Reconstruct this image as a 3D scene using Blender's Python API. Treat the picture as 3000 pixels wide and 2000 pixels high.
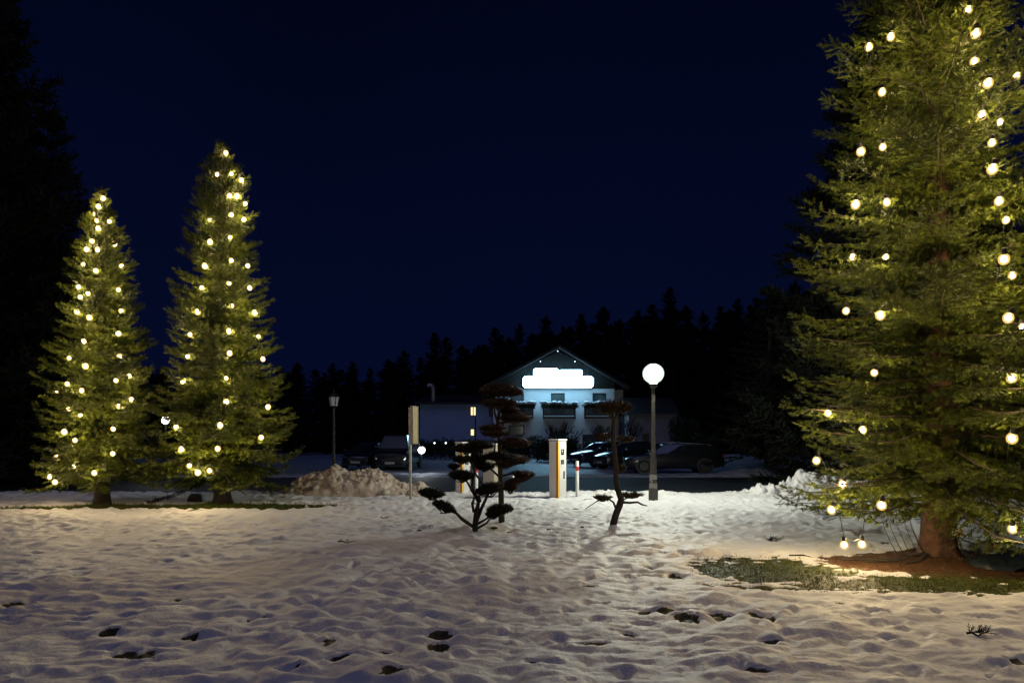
import bpy, bmesh, math, random
import numpy as np
from mathutils import Vector, Matrix

for _o in list(bpy.data.objects):
    bpy.data.objects.remove(_o)
S = bpy.context.scene
COL = S.collection
random.seed(7)
RNG = np.random.default_rng(7)
R = math.radians

# ------------------------------------------------------------------ camera
EYE, F, HOR = 1.67, 2000.0, 1280.0          # eye height (m), focal length and horizon in photo pixels (3000 x 2000)
cam = bpy.data.objects.new('camera', bpy.data.cameras.new('camera'))
COL.objects.link(cam)
cam.location = (0, 0, EYE)
cam.rotation_euler = (R(90), 0, 0)
cam.data.sensor_width = 36.0
cam.data.lens = 24.0
cam.data.shift_y = (HOR - 1000.0) / 3000.0
cam.data.clip_start = 0.1
cam.data.clip_end = 2000.0
S.camera = cam

# ------------------------------------------------------------------ sky (night blue), moonlit glow, exposure
W = bpy.data.worlds.new('World')
S.world = W
W.use_nodes = True
nt = W.node_tree
nt.nodes.clear()
tc = nt.nodes.new('ShaderNodeTexCoord')
sep = nt.nodes.new('ShaderNodeSeparateXYZ')
ramp = nt.nodes.new('ShaderNodeValToRGB')
bg = nt.nodes.new('ShaderNodeBackground')
out = nt.nodes.new('ShaderNodeOutputWorld')
nz = nt.nodes.new('ShaderNodeTexNoise')
nz.inputs['Scale'].default_value = 2.2
nz.inputs['Detail'].default_value = 3.0
mul = nt.nodes.new('ShaderNodeMath'); mul.operation = 'MULTIPLY_ADD'
mul.inputs[1].default_value = 0.26
nt.links.new(tc.outputs['Generated'], sep.inputs[0])
nt.links.new(tc.outputs['Generated'], nz.inputs['Vector'])
nt.links.new(nz.outputs['Fac'], mul.inputs[0])
nt.links.new(sep.outputs['Z'], mul.inputs[2])
nt.links.new(mul.outputs[0], ramp.inputs[0])
cr = ramp.color_ramp
cr.elements[0].position = 0.0
cr.elements[0].color = (0.0016, 0.0032, 0.0185, 1)
cr.elements[1].position = 0.75
cr.elements[1].color = (0.0005, 0.0014, 0.0078, 1)
e = cr.elements.new(0.30); e.color = (0.0016, 0.0031, 0.0175, 1)
e = cr.elements.new(0.48); e.color = (0.0010, 0.0024, 0.0145, 1)
nt.links.new(ramp.outputs[0], bg.inputs[0])
bg.inputs[1].default_value = 1.0
nt.links.new(bg.outputs[0], out.inputs[0])

sun = bpy.data.objects.new('moonlight', bpy.data.lights.new('moonlight', 'SUN'))
COL.objects.link(sun)
sun.data.energy = 0.26
sun.data.color = (0.30, 0.34, 0.78)
sun.data.angle = R(40)
sun.rotation_euler = (R(38), R(-14), 0)

vs = S.view_settings
vs.view_transform = 'Standard'
vs.look = 'None'
vs.exposure = 0.0
vs.gamma = 1.0
vs.use_curve_mapping = False
S.render.engine = 'CYCLES'
S.cycles.use_adaptive_sampling = False
S.cycles.use_denoising = True
try:
    S.cycles.denoiser = 'OPENIMAGEDENOISE'
    S.cycles.denoising_input_passes = 'RGB_ALBEDO_NORMAL'
    S.cycles.denoising_prefilter = 'ACCURATE'
except Exception:
    pass
S.cycles.max_bounces = 5
S.cycles.diffuse_bounces = 2
S.cycles.glossy_bounces = 2
S.cycles.transmission_bounces = 4
S.cycles.sample_clamp_indirect = 2.0
S.cycles.sample_clamp_direct = 14.0
S.cycles.use_light_tree = True
S.cycles.caustics_reflective = False
S.cycles.caustics_refractive = False


# ------------------------------------------------------------------ helpers
def P(px, py, d):
    return Vector(((px - 1500.0) * d / F, d, EYE + (HOR - py) * d / F))


def GD(py):
    return F * EYE / (py - HOR)


def Gp(px, py):
    d = GD(py)
    return ((px - 1500.0) * d / F, d)


def pn(x, y, seed=0):
    x = np.asarray(x, float); y = np.asarray(y, float)
    xi = np.floor(x).astype(np.int64); yi = np.floor(y).astype(np.int64)
    fx = x - xi; fy = y - yi
    u = fx * fx * fx * (fx * (fx * 6 - 15) + 10)
    v = fy * fy * fy * (fy * (fy * 6 - 15) + 10)

    def g(ix, iy, dx, dy):
        h = (ix * 374761393 + iy * 668265263 + seed * 974634621) & 0xffffffff
        h = ((h ^ (h >> 13)) * 1274126177) & 0xffffffff
        h = ((h ^ (h >> 16)) * 2246822519) & 0xffffffff
        a = (h & 0xffff) / 65536.0 * 2 * math.pi
        return np.cos(a) * dx + np.sin(a) * dy
    a = g(xi, yi, fx, fy); b = g(xi + 1, yi, fx - 1, fy)
    c = g(xi, yi + 1, fx, fy - 1); d = g(xi + 1, yi + 1, fx - 1, fy - 1)
    return (a * (1 - u) + b * u) * (1 - v) + (c * (1 - u) + d * u) * v


def np_mesh(name, V, faces_n, idx, smooth=False):
    """mesh from numpy: V (n,3), all faces with faces_n corners, idx flat"""
    me = bpy.data.meshes.new(name)
    V = np.ascontiguousarray(V, np.float32)
    idx = np.ascontiguousarray(idx, np.int32).ravel()
    nf = len(idx) // faces_n
    me.vertices.add(len(V)); me.vertices.foreach_set('co', V.ravel())
    me.loops.add(len(idx)); me.loops.foreach_set('vertex_index', idx)
    me.polygons.add(nf)
    me.polygons.foreach_set('loop_start', np.arange(0, nf * faces_n, faces_n, dtype=np.int32))
    try:
        me.polygons.foreach_set('loop_total', np.full(nf, faces_n, np.int32))
    except Exception:
        pass
    me.update(calc_edges=True)
    if smooth:
        me.polygons.foreach_set('use_smooth', np.ones(nf, bool))
    return me


class MB:
    def __init__(self):
        self.v = []; self.f = []

    def add(self, vs, fs):
        o = len(self.v)
        self.v += [tuple(p) for p in vs]
        self.f += [tuple(i + o for i in q) for q in fs]
        return self

    def box(self, c, s, rz=0.0, rx=0.0, ry=0.0, taper=1.0):
        hx, hy, hz = s[0] / 2, s[1] / 2, s[2] / 2
        m = Matrix.Translation(c) @ Matrix.Rotation(rz, 4, 'Z') @ Matrix.Rotation(ry, 4, 'Y') @ Matrix.Rotation(rx, 4, 'X')
        vs = []
        for z, t in ((-hz, 1.0), (hz, taper)):
            for x, y in ((-hx, -hy), (hx, -hy), (hx, hy), (-hx, hy)):
                vs.append(m @ Vector((x * t, y * t, z)))
        return self.add(vs, [(3, 2, 1, 0), (4, 5, 6, 7), (0, 1, 5, 4), (1, 2, 6, 5), (2, 3, 7, 6), (3, 0, 4, 7)])

    def bbox(self, x0, x1, y0, y1, z0, z1):
        return self.box(((x0 + x1) / 2, (y0 + y1) / 2, (z0 + z1) / 2), (x1 - x0, y1 - y0, z1 - z0))

    def tube(self, pts, rad, n=8, cap=True):
        pts = [Vector(p) for p in pts]
        if not hasattr(rad, '__len__'):
            rad = [rad] * len(pts)
        vs = []; fs = []
        ref = Vector((0, 0, 1))
        for i, p in enumerate(pts):
            t = (pts[min(i + 1, len(pts) - 1)] - pts[max(i - 1, 0)]).normalized()
            a = ref if abs(t.dot(ref)) < 0.95 else Vector((1, 0, 0))
            u = t.cross(a).normalized(); w = t.cross(u).normalized()
            if i and (u.dot(pu) < 0):
                u = -u; w = -w
            pu = u
            for k in range(n):
                an = 2 * math.pi * k / n
                vs.append(p + u * math.cos(an) * rad[i] + w * math.sin(an) * rad[i])
        for i in range(len(pts) - 1):
            for k in range(n):
                k2 = (k + 1) % n
                fs.append((i * n + k, i * n + k2, (i + 1) * n + k2, (i + 1) * n + k))
        if cap:
            fs.append(tuple(range(n)))
            fs.append(tuple((len(pts) - 1) * n + k for k in reversed(range(n))))
        return self.add(vs, fs)

    def lathe(self, prof, n=16, c=(0, 0, 0), rot=0.0):
        vs = []; fs = []
        for r, z in prof:
            for k in range(n):
                a = 2 * math.pi * k / n + rot
                vs.append((c[0] + r * math.cos(a), c[1] + r * math.sin(a), c[2] + z))
        for i in range(len(prof) - 1):
            for k in range(n):
                k2 = (k + 1) % n
                fs.append((i * n + k, i * n + k2, (i + 1) * n + k2, (i + 1) * n + k))
        fs.append(tuple(reversed(range(n))))
        fs.append(tuple((len(prof) - 1) * n + k for k in range(n)))
        return self.add(vs, fs)

    def ico(self, c, r, sub=1, squash=(1, 1, 1), jit=0.0):
        bm = bmesh.new()
        bmesh.ops.create_icosphere(bm, subdivisions=sub, radius=1.0)
        vs = []
        for v in bm.verts:
            k = 1 + random.uniform(-jit, jit)
            vs.append((c[0] + v.co.x * r * squash[0] * k, c[1] + v.co.y * r * squash[1] * k, c[2] + v.co.z * r * squash[2] * k))
        fs = [tuple(v.index for v in f.verts) for f in bm.faces]
        bm.free()
        return self.add(vs, fs)

    def mesh(self, name, smooth=False, sharp=None):
        me = bpy.data.meshes.new(name)
        me.from_pydata(self.v, [], self.f)
        me.update()
        if smooth:
            for p in me.polygons:
                p.use_smooth = True
            if sharp:
                me.set_sharp_from_angle(angle=R(sharp))
        return me

    def build(self, name, mat, parent=None, smooth=False, sharp=35, loc=None, bevel=0.0):
        return link(name, self.mesh(name, smooth, sharp), mat, parent, loc, bevel)


def link(name, me, mat=None, parent=None, loc=None, bevel=0.0):
    o = bpy.data.objects.new(name, me)
    COL.objects.link(o)
    if mat is not None and not me.materials:
        me.materials.append(mat)
    if parent is not None:
        o.parent = parent
    if loc is not None:
        o.location = loc
    if bevel:
        b = o.modifiers.new('bevel', 'BEVEL'); b.width = bevel; b.segments = 2; b.limit_method = 'ANGLE'; b.angle_limit = R(40)
    return o


def tag(o, label=None, cat=None, group=None, kind=None):
    if label: o['label'] = label
    if cat: o['category'] = cat
    if group: o['group'] = group
    if kind: o['kind'] = kind
    return o


def thing(name, label, cat, loc=(0, 0, 0), rz=0.0, group=None):
    o = bpy.data.objects.new(name, None)
    COL.objects.link(o)
    o.empty_display_size = 0.2
    o.location = loc; o.rotation_euler = (0, 0, rz)
    return tag(o, label, cat, group)


def copy_tree(o, parent=None):
    c = o.copy(); COL.objects.link(c)
    if parent is not None:
        c.parent = parent
    for ch in list(o.children):
        copy_tree(ch, c)
    return c


# ------------------------------------------------------------------ materials
MATS = {}


def mat(name, col, rough=0.6, metal=0.0, var=0.0, scale=8.0, bump=0.0, bscale=None, spec=0.5, col2=None, coat=0.0):
    if name in MATS:
        return MATS[name]
    m = bpy.data.materials.new(name); m.use_nodes = True
    t = m.node_tree; b = t.nodes['Principled BSDF']
    b.inputs['Base Color'].default_value = (*col, 1)
    b.inputs['Roughness'].default_value = rough
    b.inputs['Metallic'].default_value = metal
    b.inputs['Specular IOR Level'].default_value = spec
    if coat:
        b.inputs['Coat Weight'].default_value = coat
        b.inputs['Coat Roughness'].default_value = 0.06
    co = t.nodes.new('ShaderNodeTexCoord')
    if var or col2:
        n = t.nodes.new('ShaderNodeTexNoise'); n.inputs['Scale'].default_value = scale; n.inputs['Detail'].default_value = 6.0
        t.links.new(co.outputs['Object'], n.inputs['Vector'])
        r = t.nodes.new('ShaderNodeValToRGB')
        c2 = col2 or tuple(c * (1 - var) for c in col)
        r.color_ramp.elements[0].position = 0.35; r.color_ramp.elements[0].color = (*c2, 1)
        r.color_ramp.elements[1].position = 0.65; r.color_ramp.elements[1].color = (*(min(1, c * (1 + var * 0.4)) for c in col), 1)
        t.links.new(n.outputs['Fac'], r.inputs[0]); t.links.new(r.outputs[0], b.inputs['Base Color'])
    if bump:
        n2 = t.nodes.new('ShaderNodeTexNoise'); n2.inputs['Scale'].default_value = bscale or scale * 3; n2.inputs['Detail'].default_value = 5.0
        t.links.new(co.outputs['Object'], n2.inputs['Vector'])
        bp = t.nodes.new('ShaderNodeBump'); bp.inputs['Strength'].default_value = bump; bp.inputs['Distance'].default_value = 0.02
        t.links.new(n2.outputs['Fac'], bp.inputs['Height']); t.links.new(bp.outputs[0], b.inputs['Normal'])
    MATS[name] = m
    return m


def emit(name, col, strength):
    m = bpy.data.materials.new(name); m.use_nodes = True
    b = m.node_tree.nodes['Principled BSDF']
    b.inputs['Base Color'].default_value = (0.8, 0.8, 0.8, 1)
    b.inputs['Roughness'].default_value = 0.3
    b.inputs['Emission Color'].default_value = (*col, 1)
    b.inputs['Emission Strength'].default_value = strength
    try:
        m.cycles.emission_sampling = 'FRONT'
    except Exception:
        pass
    return m


def leaf_mat(name, dark, light, rough=0.55):
    """needles: colour varies from shoot to shoot (attribute 'tint')"""
    m = bpy.data.materials.new(name); m.use_nodes = True
    t = m.node_tree; b = t.nodes['Principled BSDF']
    a = t.nodes.new('ShaderNodeAttribute'); a.attribute_name = 'tint'
    r = t.nodes.new('ShaderNodeValToRGB')
    r.color_ramp.elements[0].color = (*dark, 1); r.color_ramp.elements[1].color = (*light, 1)
    t.links.new(a.outputs['Fac'], r.inputs[0]); t.links.new(r.outputs[0], b.inputs['Base Color'])
    b.inputs['Roughness'].default_value = rough
    b.inputs['Specular IOR Level'].default_value = 0.18
    return m


M_NEEDLE = leaf_mat('spruce_needles', (0.011, 0.020, 0.004), (0.118, 0.146, 0.014))
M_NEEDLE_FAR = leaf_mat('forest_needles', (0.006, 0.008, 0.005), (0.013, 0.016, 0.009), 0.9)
M_PAD_GREEN = leaf_mat('pine_pad_needles', (0.008, 0.009, 0.005), (0.020, 0.020, 0.010))
M_PAD_RED = leaf_mat('rusty_pad_twigs', (0.030, 0.016, 0.011), (0.072, 0.034, 0.022))
M_PAD_BROWN = leaf_mat('brown_pad_twigs', (0.040, 0.026, 0.014), (0.085, 0.055, 0.030))
M_HEDGE = leaf_mat('hedge_leaves', (0.012, 0.016, 0.010), (0.03, 0.036, 0.02))
M_GRASS = leaf_mat('grass_blades', (0.10, 0.080, 0.014), (0.075, 0.140, 0.012))
M_LITTER = leaf_mat('needle_litter', (0.048, 0.024, 0.011), (0.125, 0.062, 0.028))
M_BARK = mat('bark', (0.090, 0.044, 0.027), 0.9, var=0.6, scale=9, bump=0.9, bscale=26)
M_DARKBARK = mat('dark_bark', (0.024, 0.018, 0.014), 0.9, var=0.5, scale=10, bump=0.8, bscale=30)
M_TWIG = mat('twig', (0.05, 0.035, 0.022), 0.9, var=0.4)
M_STEEL = mat('galvanised_steel', (0.42, 0.41, 0.39), 0.42, 0.6, var=0.15, scale=14)
M_CABLE = mat('dark_green_cable', (0.008, 0.012, 0.008), 0.8, spec=0.1)
M_BLACKMETAL = mat('black_metal', (0.022, 0.022, 0.023), 0.5, 0.3, var=0.2)
M_POST = mat('weathered_post', (0.050, 0.046, 0.038), 0.7, 0.0, var=0.35, scale=12, bump=0.25)
M_WHITE = mat('white_coating', (0.78, 0.77, 0.74), 0.42, var=0.05, scale=5)
M_RED = mat('red_reflective', (0.50, 0.03, 0.03), 0.4)
M_SNOWCAP = mat('clean_snow', (0.80, 0.81, 0.84), 0.6, var=0.08, scale=12, bump=0.4)

BULB_COL = (1.0, 0.77, 0.42)
M_BULB = emit('warm_bulb_core', BULB_COL, 700.0)
M_BULB_FAR = emit('warm_bulb_core_small', BULB_COL, 415.0)


def frosted(name, col, strength, clear):
    """lit frosted glass: glows amber, lets most of the light through"""
    m = bpy.data.materials.new(name); m.use_nodes = True
    t = m.node_tree; t.nodes.clear()
    e_ = t.nodes.new('ShaderNodeEmission'); e_.inputs[0].default_value = (*col, 1); e_.inputs[1].default_value = strength
    tr = t.nodes.new('ShaderNodeBsdfTransparent'); tr.inputs[0].default_value = (1.0, 0.95, 0.85, 1)
    mx = t.nodes.new('ShaderNodeMixShader'); mx.inputs[0].default_value = clear
    o_ = t.nodes.new('ShaderNodeOutputMaterial')
    t.links.new(e_.outputs[0], mx.inputs[1]); t.links.new(tr.outputs[0], mx.inputs[2]); t.links.new(mx.outputs[0], o_.inputs[0])
    m.cycles.emission_sampling = 'NONE'
    return m


M_ENVELOPE = frosted('amber_frosted_glass', (1.0, 0.66, 0.20), 1.5, 0.60)


# ------------------------------------------------------------------ snow field
def ell(x, y, cx, cy, rx, ry, a=0.0):
    dx, dy = x - cx, y - cy
    c, s = math.cos(a), math.sin(a)
    return ((dx * c + dy * s) / rx) ** 2 + ((-dx * s + dy * c) / ry) ** 2


def sstep(a, b, x):
    t = np.clip((x - a) / (b - a), 0, 1)
    return t * t * (3 - 2 * t)


TREE_R = (5.96, 9.55)
TREE_A = (-10.04, 16.7)
TREE_B = (-7.14, 16.8)

ys = [2.2]
while ys[-1] < 21.4:
    ys.append(ys[-1] + max(0.020, 0.0046 * ys[-1]))
ys = np.array(ys)
xs = np.arange(-20.0, 15.5, 0.043)
GX, GY = np.meshgrid(xs, ys)


def field_base(x, y):
    z = 0.050 * pn(x / 2.3, y / 2.3, 1) + 0.026 * pn(x / 0.85, y / 0.85, 2)
    return z


def bare_masks(x, y):
    w = 0.45 * pn(x / 0.55, y / 0.34, 11) + 0.75 * pn(x / 0.17, y / 0.12, 12)
    grass = 1 - sstep(0.72, 1.06, ell(x, y, 3.35, 8.68, 1.08, 0.90) + 1.5 * w)
    strip = 1 - sstep(0.75, 1.1, ell(x, y, 4.95, 7.95, 1.95, 0.56, 0.06) + 1.9 * w)
    low = 1 - sstep(0.6, 1.1, ell(x, y, 2.85, 7.62, 0.65, 0.12) + 1.2 * w)
    mulch = 1 - sstep(0.8, 1.1, ell(x, y, 6.35, 9.15, 2.35, 0.95) + 0.8 * w)
    left = 1 - sstep(0.75, 1.08, ell(x, y, -7.95, 16.25, 4.2, 0.66, 0.015) + 0.7 * w)
    g = np.maximum.reduce([grass, strip, low, left])
    return g, mulch


Z = field_base(GX, GY)
# melted plates with soft ledges, lumps, fine grain
WX = GX + 0.16 * pn(GX / 0.5, GY / 0.5, 13); WY_ = GY + 0.16 * pn(GX / 0.5 + 9, GY / 0.5, 14)
n1 = pn(WX / 0.62, WY_ / 0.44, 3); n2 = pn(WX / 0.27, WY_ / 0.21, 4)
amp = np.clip(0.9 + 1.0 * pn(GX / 2.6, GY / 2.6, 6), 0.25, 1.5)
Z += amp * (0.016 * sstep(-0.28, 0.16, n1 + 0.55 * n2) + 0.105 * np.abs(n1) ** 0.85 + 0.055 * np.abs(n2) ** 0.9 + 0.012 * pn(GX / 0.14, GY / 0.11, 15))
Z += 0.018 * np.abs(pn(GX / 0.12, GY / 0.10, 17)) + 0.010 * pn(GX / 0.07, GY / 0.06, 5)
far_ = sstep(9.0, 13.5, GY)
Z += far_ * (0.050 * np.abs(pn(GX / 0.30, GY / 0.26, 18)) + 0.040 * pn(GX / 0.17, GY / 0.16, 19))
pit = (n1 + 0.55 * n2)
Z -= 0.03
hole = np.zeros_like(Z)
# footprints
NF = 2200
fx = RNG.uniform(-15, 13, NF); fy = 4.0 + 16.0 * RNG.uniform(0, 1, NF) ** 1.4
for k in range(NF):
    x0, y0 = fx[k], fy[k]
    a = RNG.normal(0.9, 0.8) if k % 3 else RNG.uniform(0, 6.28)
    rx, ry = RNG.uniform(0.06, 0.15), RNG.uniform(0.035, 0.075)
    i0, i1 = np.searchsorted(xs, (x0 - 0.34, x0 + 0.34)); j0, j1 = np.searchsorted(ys, (y0 - 0.34, y0 + 0.34))
    if i1 - i0 < 2 or j1 - j0 < 2:
        continue
    gx = GX[j0:j1, i0:i1]; gy = GY[j0:j1, i0:i1]
    q = np.sqrt(ell(gx, gy, x0, y0, rx, ry, a))
    dep = RNG.uniform(0.010, 0.042)
    Z[j0:j1, i0:i1] += -dep * (1 - sstep(0.55, 1.15, q)) + 0.30 * dep * np.exp(-((q - 1.35) / 0.28) ** 2)
    if RNG.random() < 0.012 and y0 < 16:
        hole[j0:j1, i0:i1] = np.maximum(hole[j0:j1, i0:i1], 1 - sstep(0.25, 0.75, q + 0.5 * pn(gx / 0.07, gy / 0.07, 8)))
hole = np.maximum(hole, (1 - sstep(-0.62, -0.50, pit)) * (pn(GX / 1.9, GY / 1.9, 16) > 0.12))
# dark thawed holes where the photograph shows them (px, py, width px, height px)
for px, py, w, h in [(372, 1906, 62, 26), (430, 1915, 44, 26), (57, 1769, 95, 14), (316, 1847, 44, 18), (1291, 1863, 62, 20), (1288, 1898, 72, 26),
                     (746, 1815, 46, 14), (555, 1860, 50, 14), (1142, 1917, 70, 8), (1150, 1990, 70, 24), (992, 1945, 60, 8), (970, 1891, 44, 18),
                     (2010, 1812, 66, 26), (1950, 1788, 110, 14), (2105, 1801, 90, 22), (1838, 1851, 28, 12), (2259, 1873, 70, 10), (2210, 1962, 80, 10),
                     (1723, 1718, 40, 10), (1978, 1688, 44, 14), (2268, 1579, 40, 7), (2986, 1938, 60, 24), (2230, 1810, 70, 18), (1890, 1790, 60, 10),
                     (1905, 1665, 34, 12), (1590, 1640, 30, 6), (310, 1608, 34, 6), (236, 1680, 40, 6), (1130, 1512, 28, 6), (1575, 1945, 60, 10)]:
    x0, y0 = Gp(px, py)
    rx = w / 2 * y0 / F * 1.15; ry = max(0.035, h / 2 * y0 * y0 / (F * EYE) * 1.25)
    i0, i1 = np.searchsorted(xs, (x0 - 2 * rx, x0 + 2 * rx)); j0, j1 = np.searchsorted(ys, (y0 - 2.5 * ry, y0 + 2.5 * ry))
    gx = GX[j0:j1, i0:i1]; gy = GY[j0:j1, i0:i1]
    q = ell(gx, gy, x0, y0, rx, ry) + 0.9 * pn(gx / 0.09, gy / 0.07, 9)
    hh = 1 - sstep(0.65, 1.05, q)
    hole[j0:j1, i0:i1] = np.maximum(hole[j0:j1, i0:i1], hh)
grassm, mulchm = bare_masks(GX, GY)
bare = np.maximum.reduce([hole, grassm, mulchm])
thaw = np.maximum.reduce([1 - sstep(0.6, 2.2, ell(GX, GY, 3.35, 8.68, 1.05, 0.85)), 1 - sstep(0.6, 2.0, ell(GX, GY, 4.95, 7.95, 1.85, 0.50, 0.06)), 1 - sstep(0.6, 1.7, ell(GX, GY, 6.35, 9.15, 2.35, 0.95))])
Z = Z * (1 - 0.75 * np.maximum(np.maximum(grassm, mulchm), 0.8 * thaw)) - 0.026 * bare - 0.02 * hole - 0.03 * thaw
# root mound under the big spruce, snow edge against the road
Z += 0.10 * np.exp(-((GX - TREE_R[0]) ** 2 + (GY - TREE_R[1]) ** 2) / 0.5)
Z += 0.05 * np.exp(-((GX - TREE_A[0]) ** 2 + (GY - TREE_A[1]) ** 2) / 0.3)
Z += 0.05 * np.exp(-((GX - TREE_B[0]) ** 2 + (GY - TREE_B[1]) ** 2) / 0.4)
Z -= 0.16 * sstep(20.6, 21.3, GY)
NR, NC = GX.shape
ii = np.arange((NR - 1) * (NC - 1)); r_, c_ = ii // (NC - 1), ii % (NC - 1)
a_ = r_ * NC + c_
quads = np.stack([a_, a_ + 1, a_ + NC + 1, a_ + NC], 1)
me = np_mesh('snow_field', np.stack([GX.ravel(), GY.ravel(), Z.ravel()], 1), 4, quads, True)
for nm, arr in (('bare', bare), ('mulch', mulchm * (1 - 0.85 * grassm)), ('green', grassm)):
    at = me.attributes.new(nm, 'FLOAT', 'POINT'); at.data.foreach_set('value', arr.ravel().astype(np.float32))


def field_z(x, y):
    i = int(np.clip(np.searchsorted(xs, x), 0, NC - 1)); j = int(np.clip(np.searchsorted(ys, y), 0, NR - 1))
    return float(Z[j, i])


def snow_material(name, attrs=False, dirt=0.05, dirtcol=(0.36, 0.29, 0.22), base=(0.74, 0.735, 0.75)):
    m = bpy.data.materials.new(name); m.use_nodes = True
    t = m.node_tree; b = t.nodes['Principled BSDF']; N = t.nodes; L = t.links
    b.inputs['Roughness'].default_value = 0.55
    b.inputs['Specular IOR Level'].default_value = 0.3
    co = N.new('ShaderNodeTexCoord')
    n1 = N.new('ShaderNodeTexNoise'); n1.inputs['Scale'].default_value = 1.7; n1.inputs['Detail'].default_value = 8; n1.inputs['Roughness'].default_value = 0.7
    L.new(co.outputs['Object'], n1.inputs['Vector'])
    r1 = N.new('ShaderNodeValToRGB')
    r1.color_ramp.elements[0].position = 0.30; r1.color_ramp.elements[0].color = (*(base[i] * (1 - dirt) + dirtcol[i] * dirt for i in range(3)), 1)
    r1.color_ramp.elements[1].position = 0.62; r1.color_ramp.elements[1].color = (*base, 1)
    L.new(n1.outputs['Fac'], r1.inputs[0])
    col = r1.outputs[0]
    if not attrs:
        n3 = N.new('ShaderNodeTexNoise'); n3.inputs['Scale'].default_value = 4.5; n3.inputs['Detail'].default_value = 7
        L.new(co.outputs['Object'], n3.inputs['Vector'])
        r3 = N.new('ShaderNodeValToRGB'); r3.color_ramp.elements[0].position = 0.42; r3.color_ramp.elements[1].position = 0.66
        L.new(n3.outputs['Fac'], r3.inputs[0])
        mx = N.new('ShaderNodeMix'); mx.data_type = 'RGBA'
        mm = N.new('ShaderNodeMath'); mm.operation = 'MULTIPLY'; mm.inputs[1].default_value = dirt
        L.new(r3.outputs[0], mm.inputs[0]); L.new(mm.outputs[0], mx.inputs[0])
        L.new(col, mx.inputs[6]); mx.inputs[7].default_value = (*dirtcol, 1)
        col = mx.outputs[2]
    if attrs:
        n2 = N.new('ShaderNodeTexNoise'); n2.inputs['Scale'].default_value = 22; n2.inputs['Detail'].default_value = 6
        L.new(co.outputs['Object'], n2.inputs['Vector'])

        def at(nm):
            a = N.new('ShaderNodeAttribute'); a.attribute_name = nm; return a.outputs['Fac']

        def ramp2(c0, c1):
            r = N.new('ShaderNodeValToRGB'); r.color_ramp.elements[0].position = 0.35; r.color_ramp.elements[1].position = 0.68
            r.color_ramp.elements[0].color = (*c0, 1); r.color_ramp.elements[1].color = (*c1, 1); L.new(n2.outputs['Fac'], r.inputs[0]); return r.outputs[0]

        def mix(f, a, c):
            x = N.new('ShaderNodeMix'); x.data_type = 'RGBA'; L.new(f, x.inputs[0]); L.new(a, x.inputs[6]); L.new(c, x.inputs[7]); return x.outputs[2]
        soil = ramp2((0.026, 0.024, 0.014), (0.075, 0.070, 0.034))
        gr = ramp2((0.020, 0.026, 0.006), (0.068, 0.074, 0.018))
        mu = ramp2((0.040, 0.020, 0.010), (0.120, 0.058, 0.026))
        g1 = mix(at('green'), soil, gr)
        g2 = mix(at('mulch'), g1, mu)
        # frayed edge between snow and ground
        ad = N.new('ShaderNodeMath'); ad.operation = 'MULTIPLY_ADD'; ad.inputs[1].default_value = 0.5; ad.inputs[2].default_value = -0.25
        L.new(n2.outputs['Fac'], ad.inputs[0])
        sm = N.new('ShaderNodeMath'); sm.operation = 'ADD'; L.new(at('bare'), sm.inputs[0]); L.new(ad.outputs[0], sm.inputs[1])
        rr = N.new('ShaderNodeMapRange'); rr.interpolation_type = 'SMOOTHSTEP'; rr.inputs[1].default_value = 0.38; rr.inputs[2].default_value = 0.55
        L.new(sm.outputs[0], rr.inputs[0])
        col = mix(rr.outputs[0], col, g2)
    L.new(col, b.inputs['Base Color'])
    n4 = N.new('ShaderNodeTexNoise'); n4.inputs['Scale'].default_value = 38; n4.inputs['Detail'].default_value = 7; n4.inputs['Roughness'].default_value = 0.65
    L.new(co.outputs['Object'], n4.inputs['Vector'])
    n5 = N.new('ShaderNodeTexNoise'); n5.inputs['Scale'].default_value = 9; n5.inputs['Detail'].default_value = 6; n5.inputs['Roughness'].default_value = 0.6
    L.new(co.outputs['Object'], n5.inputs['Vector'])
    b0 = N.new('ShaderNodeBump'); b0.inputs['Strength'].default_value = 0.30; b0.inputs['Distance'].default_value = 0.06
    L.new(n5.outputs['Fac'], b0.inputs['Height'])
    bp = N.new('ShaderNodeBump'); bp.inputs['Strength'].default_value = 0.6; bp.inputs['Distance'].default_value = 0.012
    L.new(n4.outputs['Fac'], bp.inputs['Height']); L.new(b0.outputs[0], bp.inputs['Normal']); L.new(bp.outputs[0], b.inputs['Normal'])
    return m


M_SNOW = snow_material('trampled_snow', True)
M_SNOWPILE = snow_material('dirty_heaped_snow', False, 0.70, (0.30, 0.205, 0.12), (0.68, 0.60, 0.51))
M_SNOWBANK = snow_material('ploughed_snow', False, 0.18, (0.35, 0.30, 0.26), (0.74, 0.73, 0.73))
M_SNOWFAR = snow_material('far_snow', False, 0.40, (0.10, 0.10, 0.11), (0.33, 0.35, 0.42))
tag(link('snow_field', me, M_SNOW), 'trampled thawing snow covering the park lawn', None, None, 'structure')

# ground to the horizon, road, parking strip
b_ = MB(); b_.add([(-700, -250, -0.20), (700, -250, -0.20), (700, 1100, -0.20), (-700, 1100, -0.20)], [(0, 1, 2, 3)])
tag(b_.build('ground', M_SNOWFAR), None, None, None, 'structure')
M_ROAD = mat('wet_asphalt', (0.022, 0.024, 0.028), 0.72, spec=0.25, var=0.35, scale=1.3, bump=0.25, bscale=60)
b_ = MB(); b_.add([(-60, 20.7, -0.13), (70, 20.7, -0.13), (70, 30.6, -0.13), (-60, 30.6, -0.13)], [(0, 1, 2, 3)])
tag(b_.build('road', M_ROAD), None, None, None, 'structure')


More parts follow.
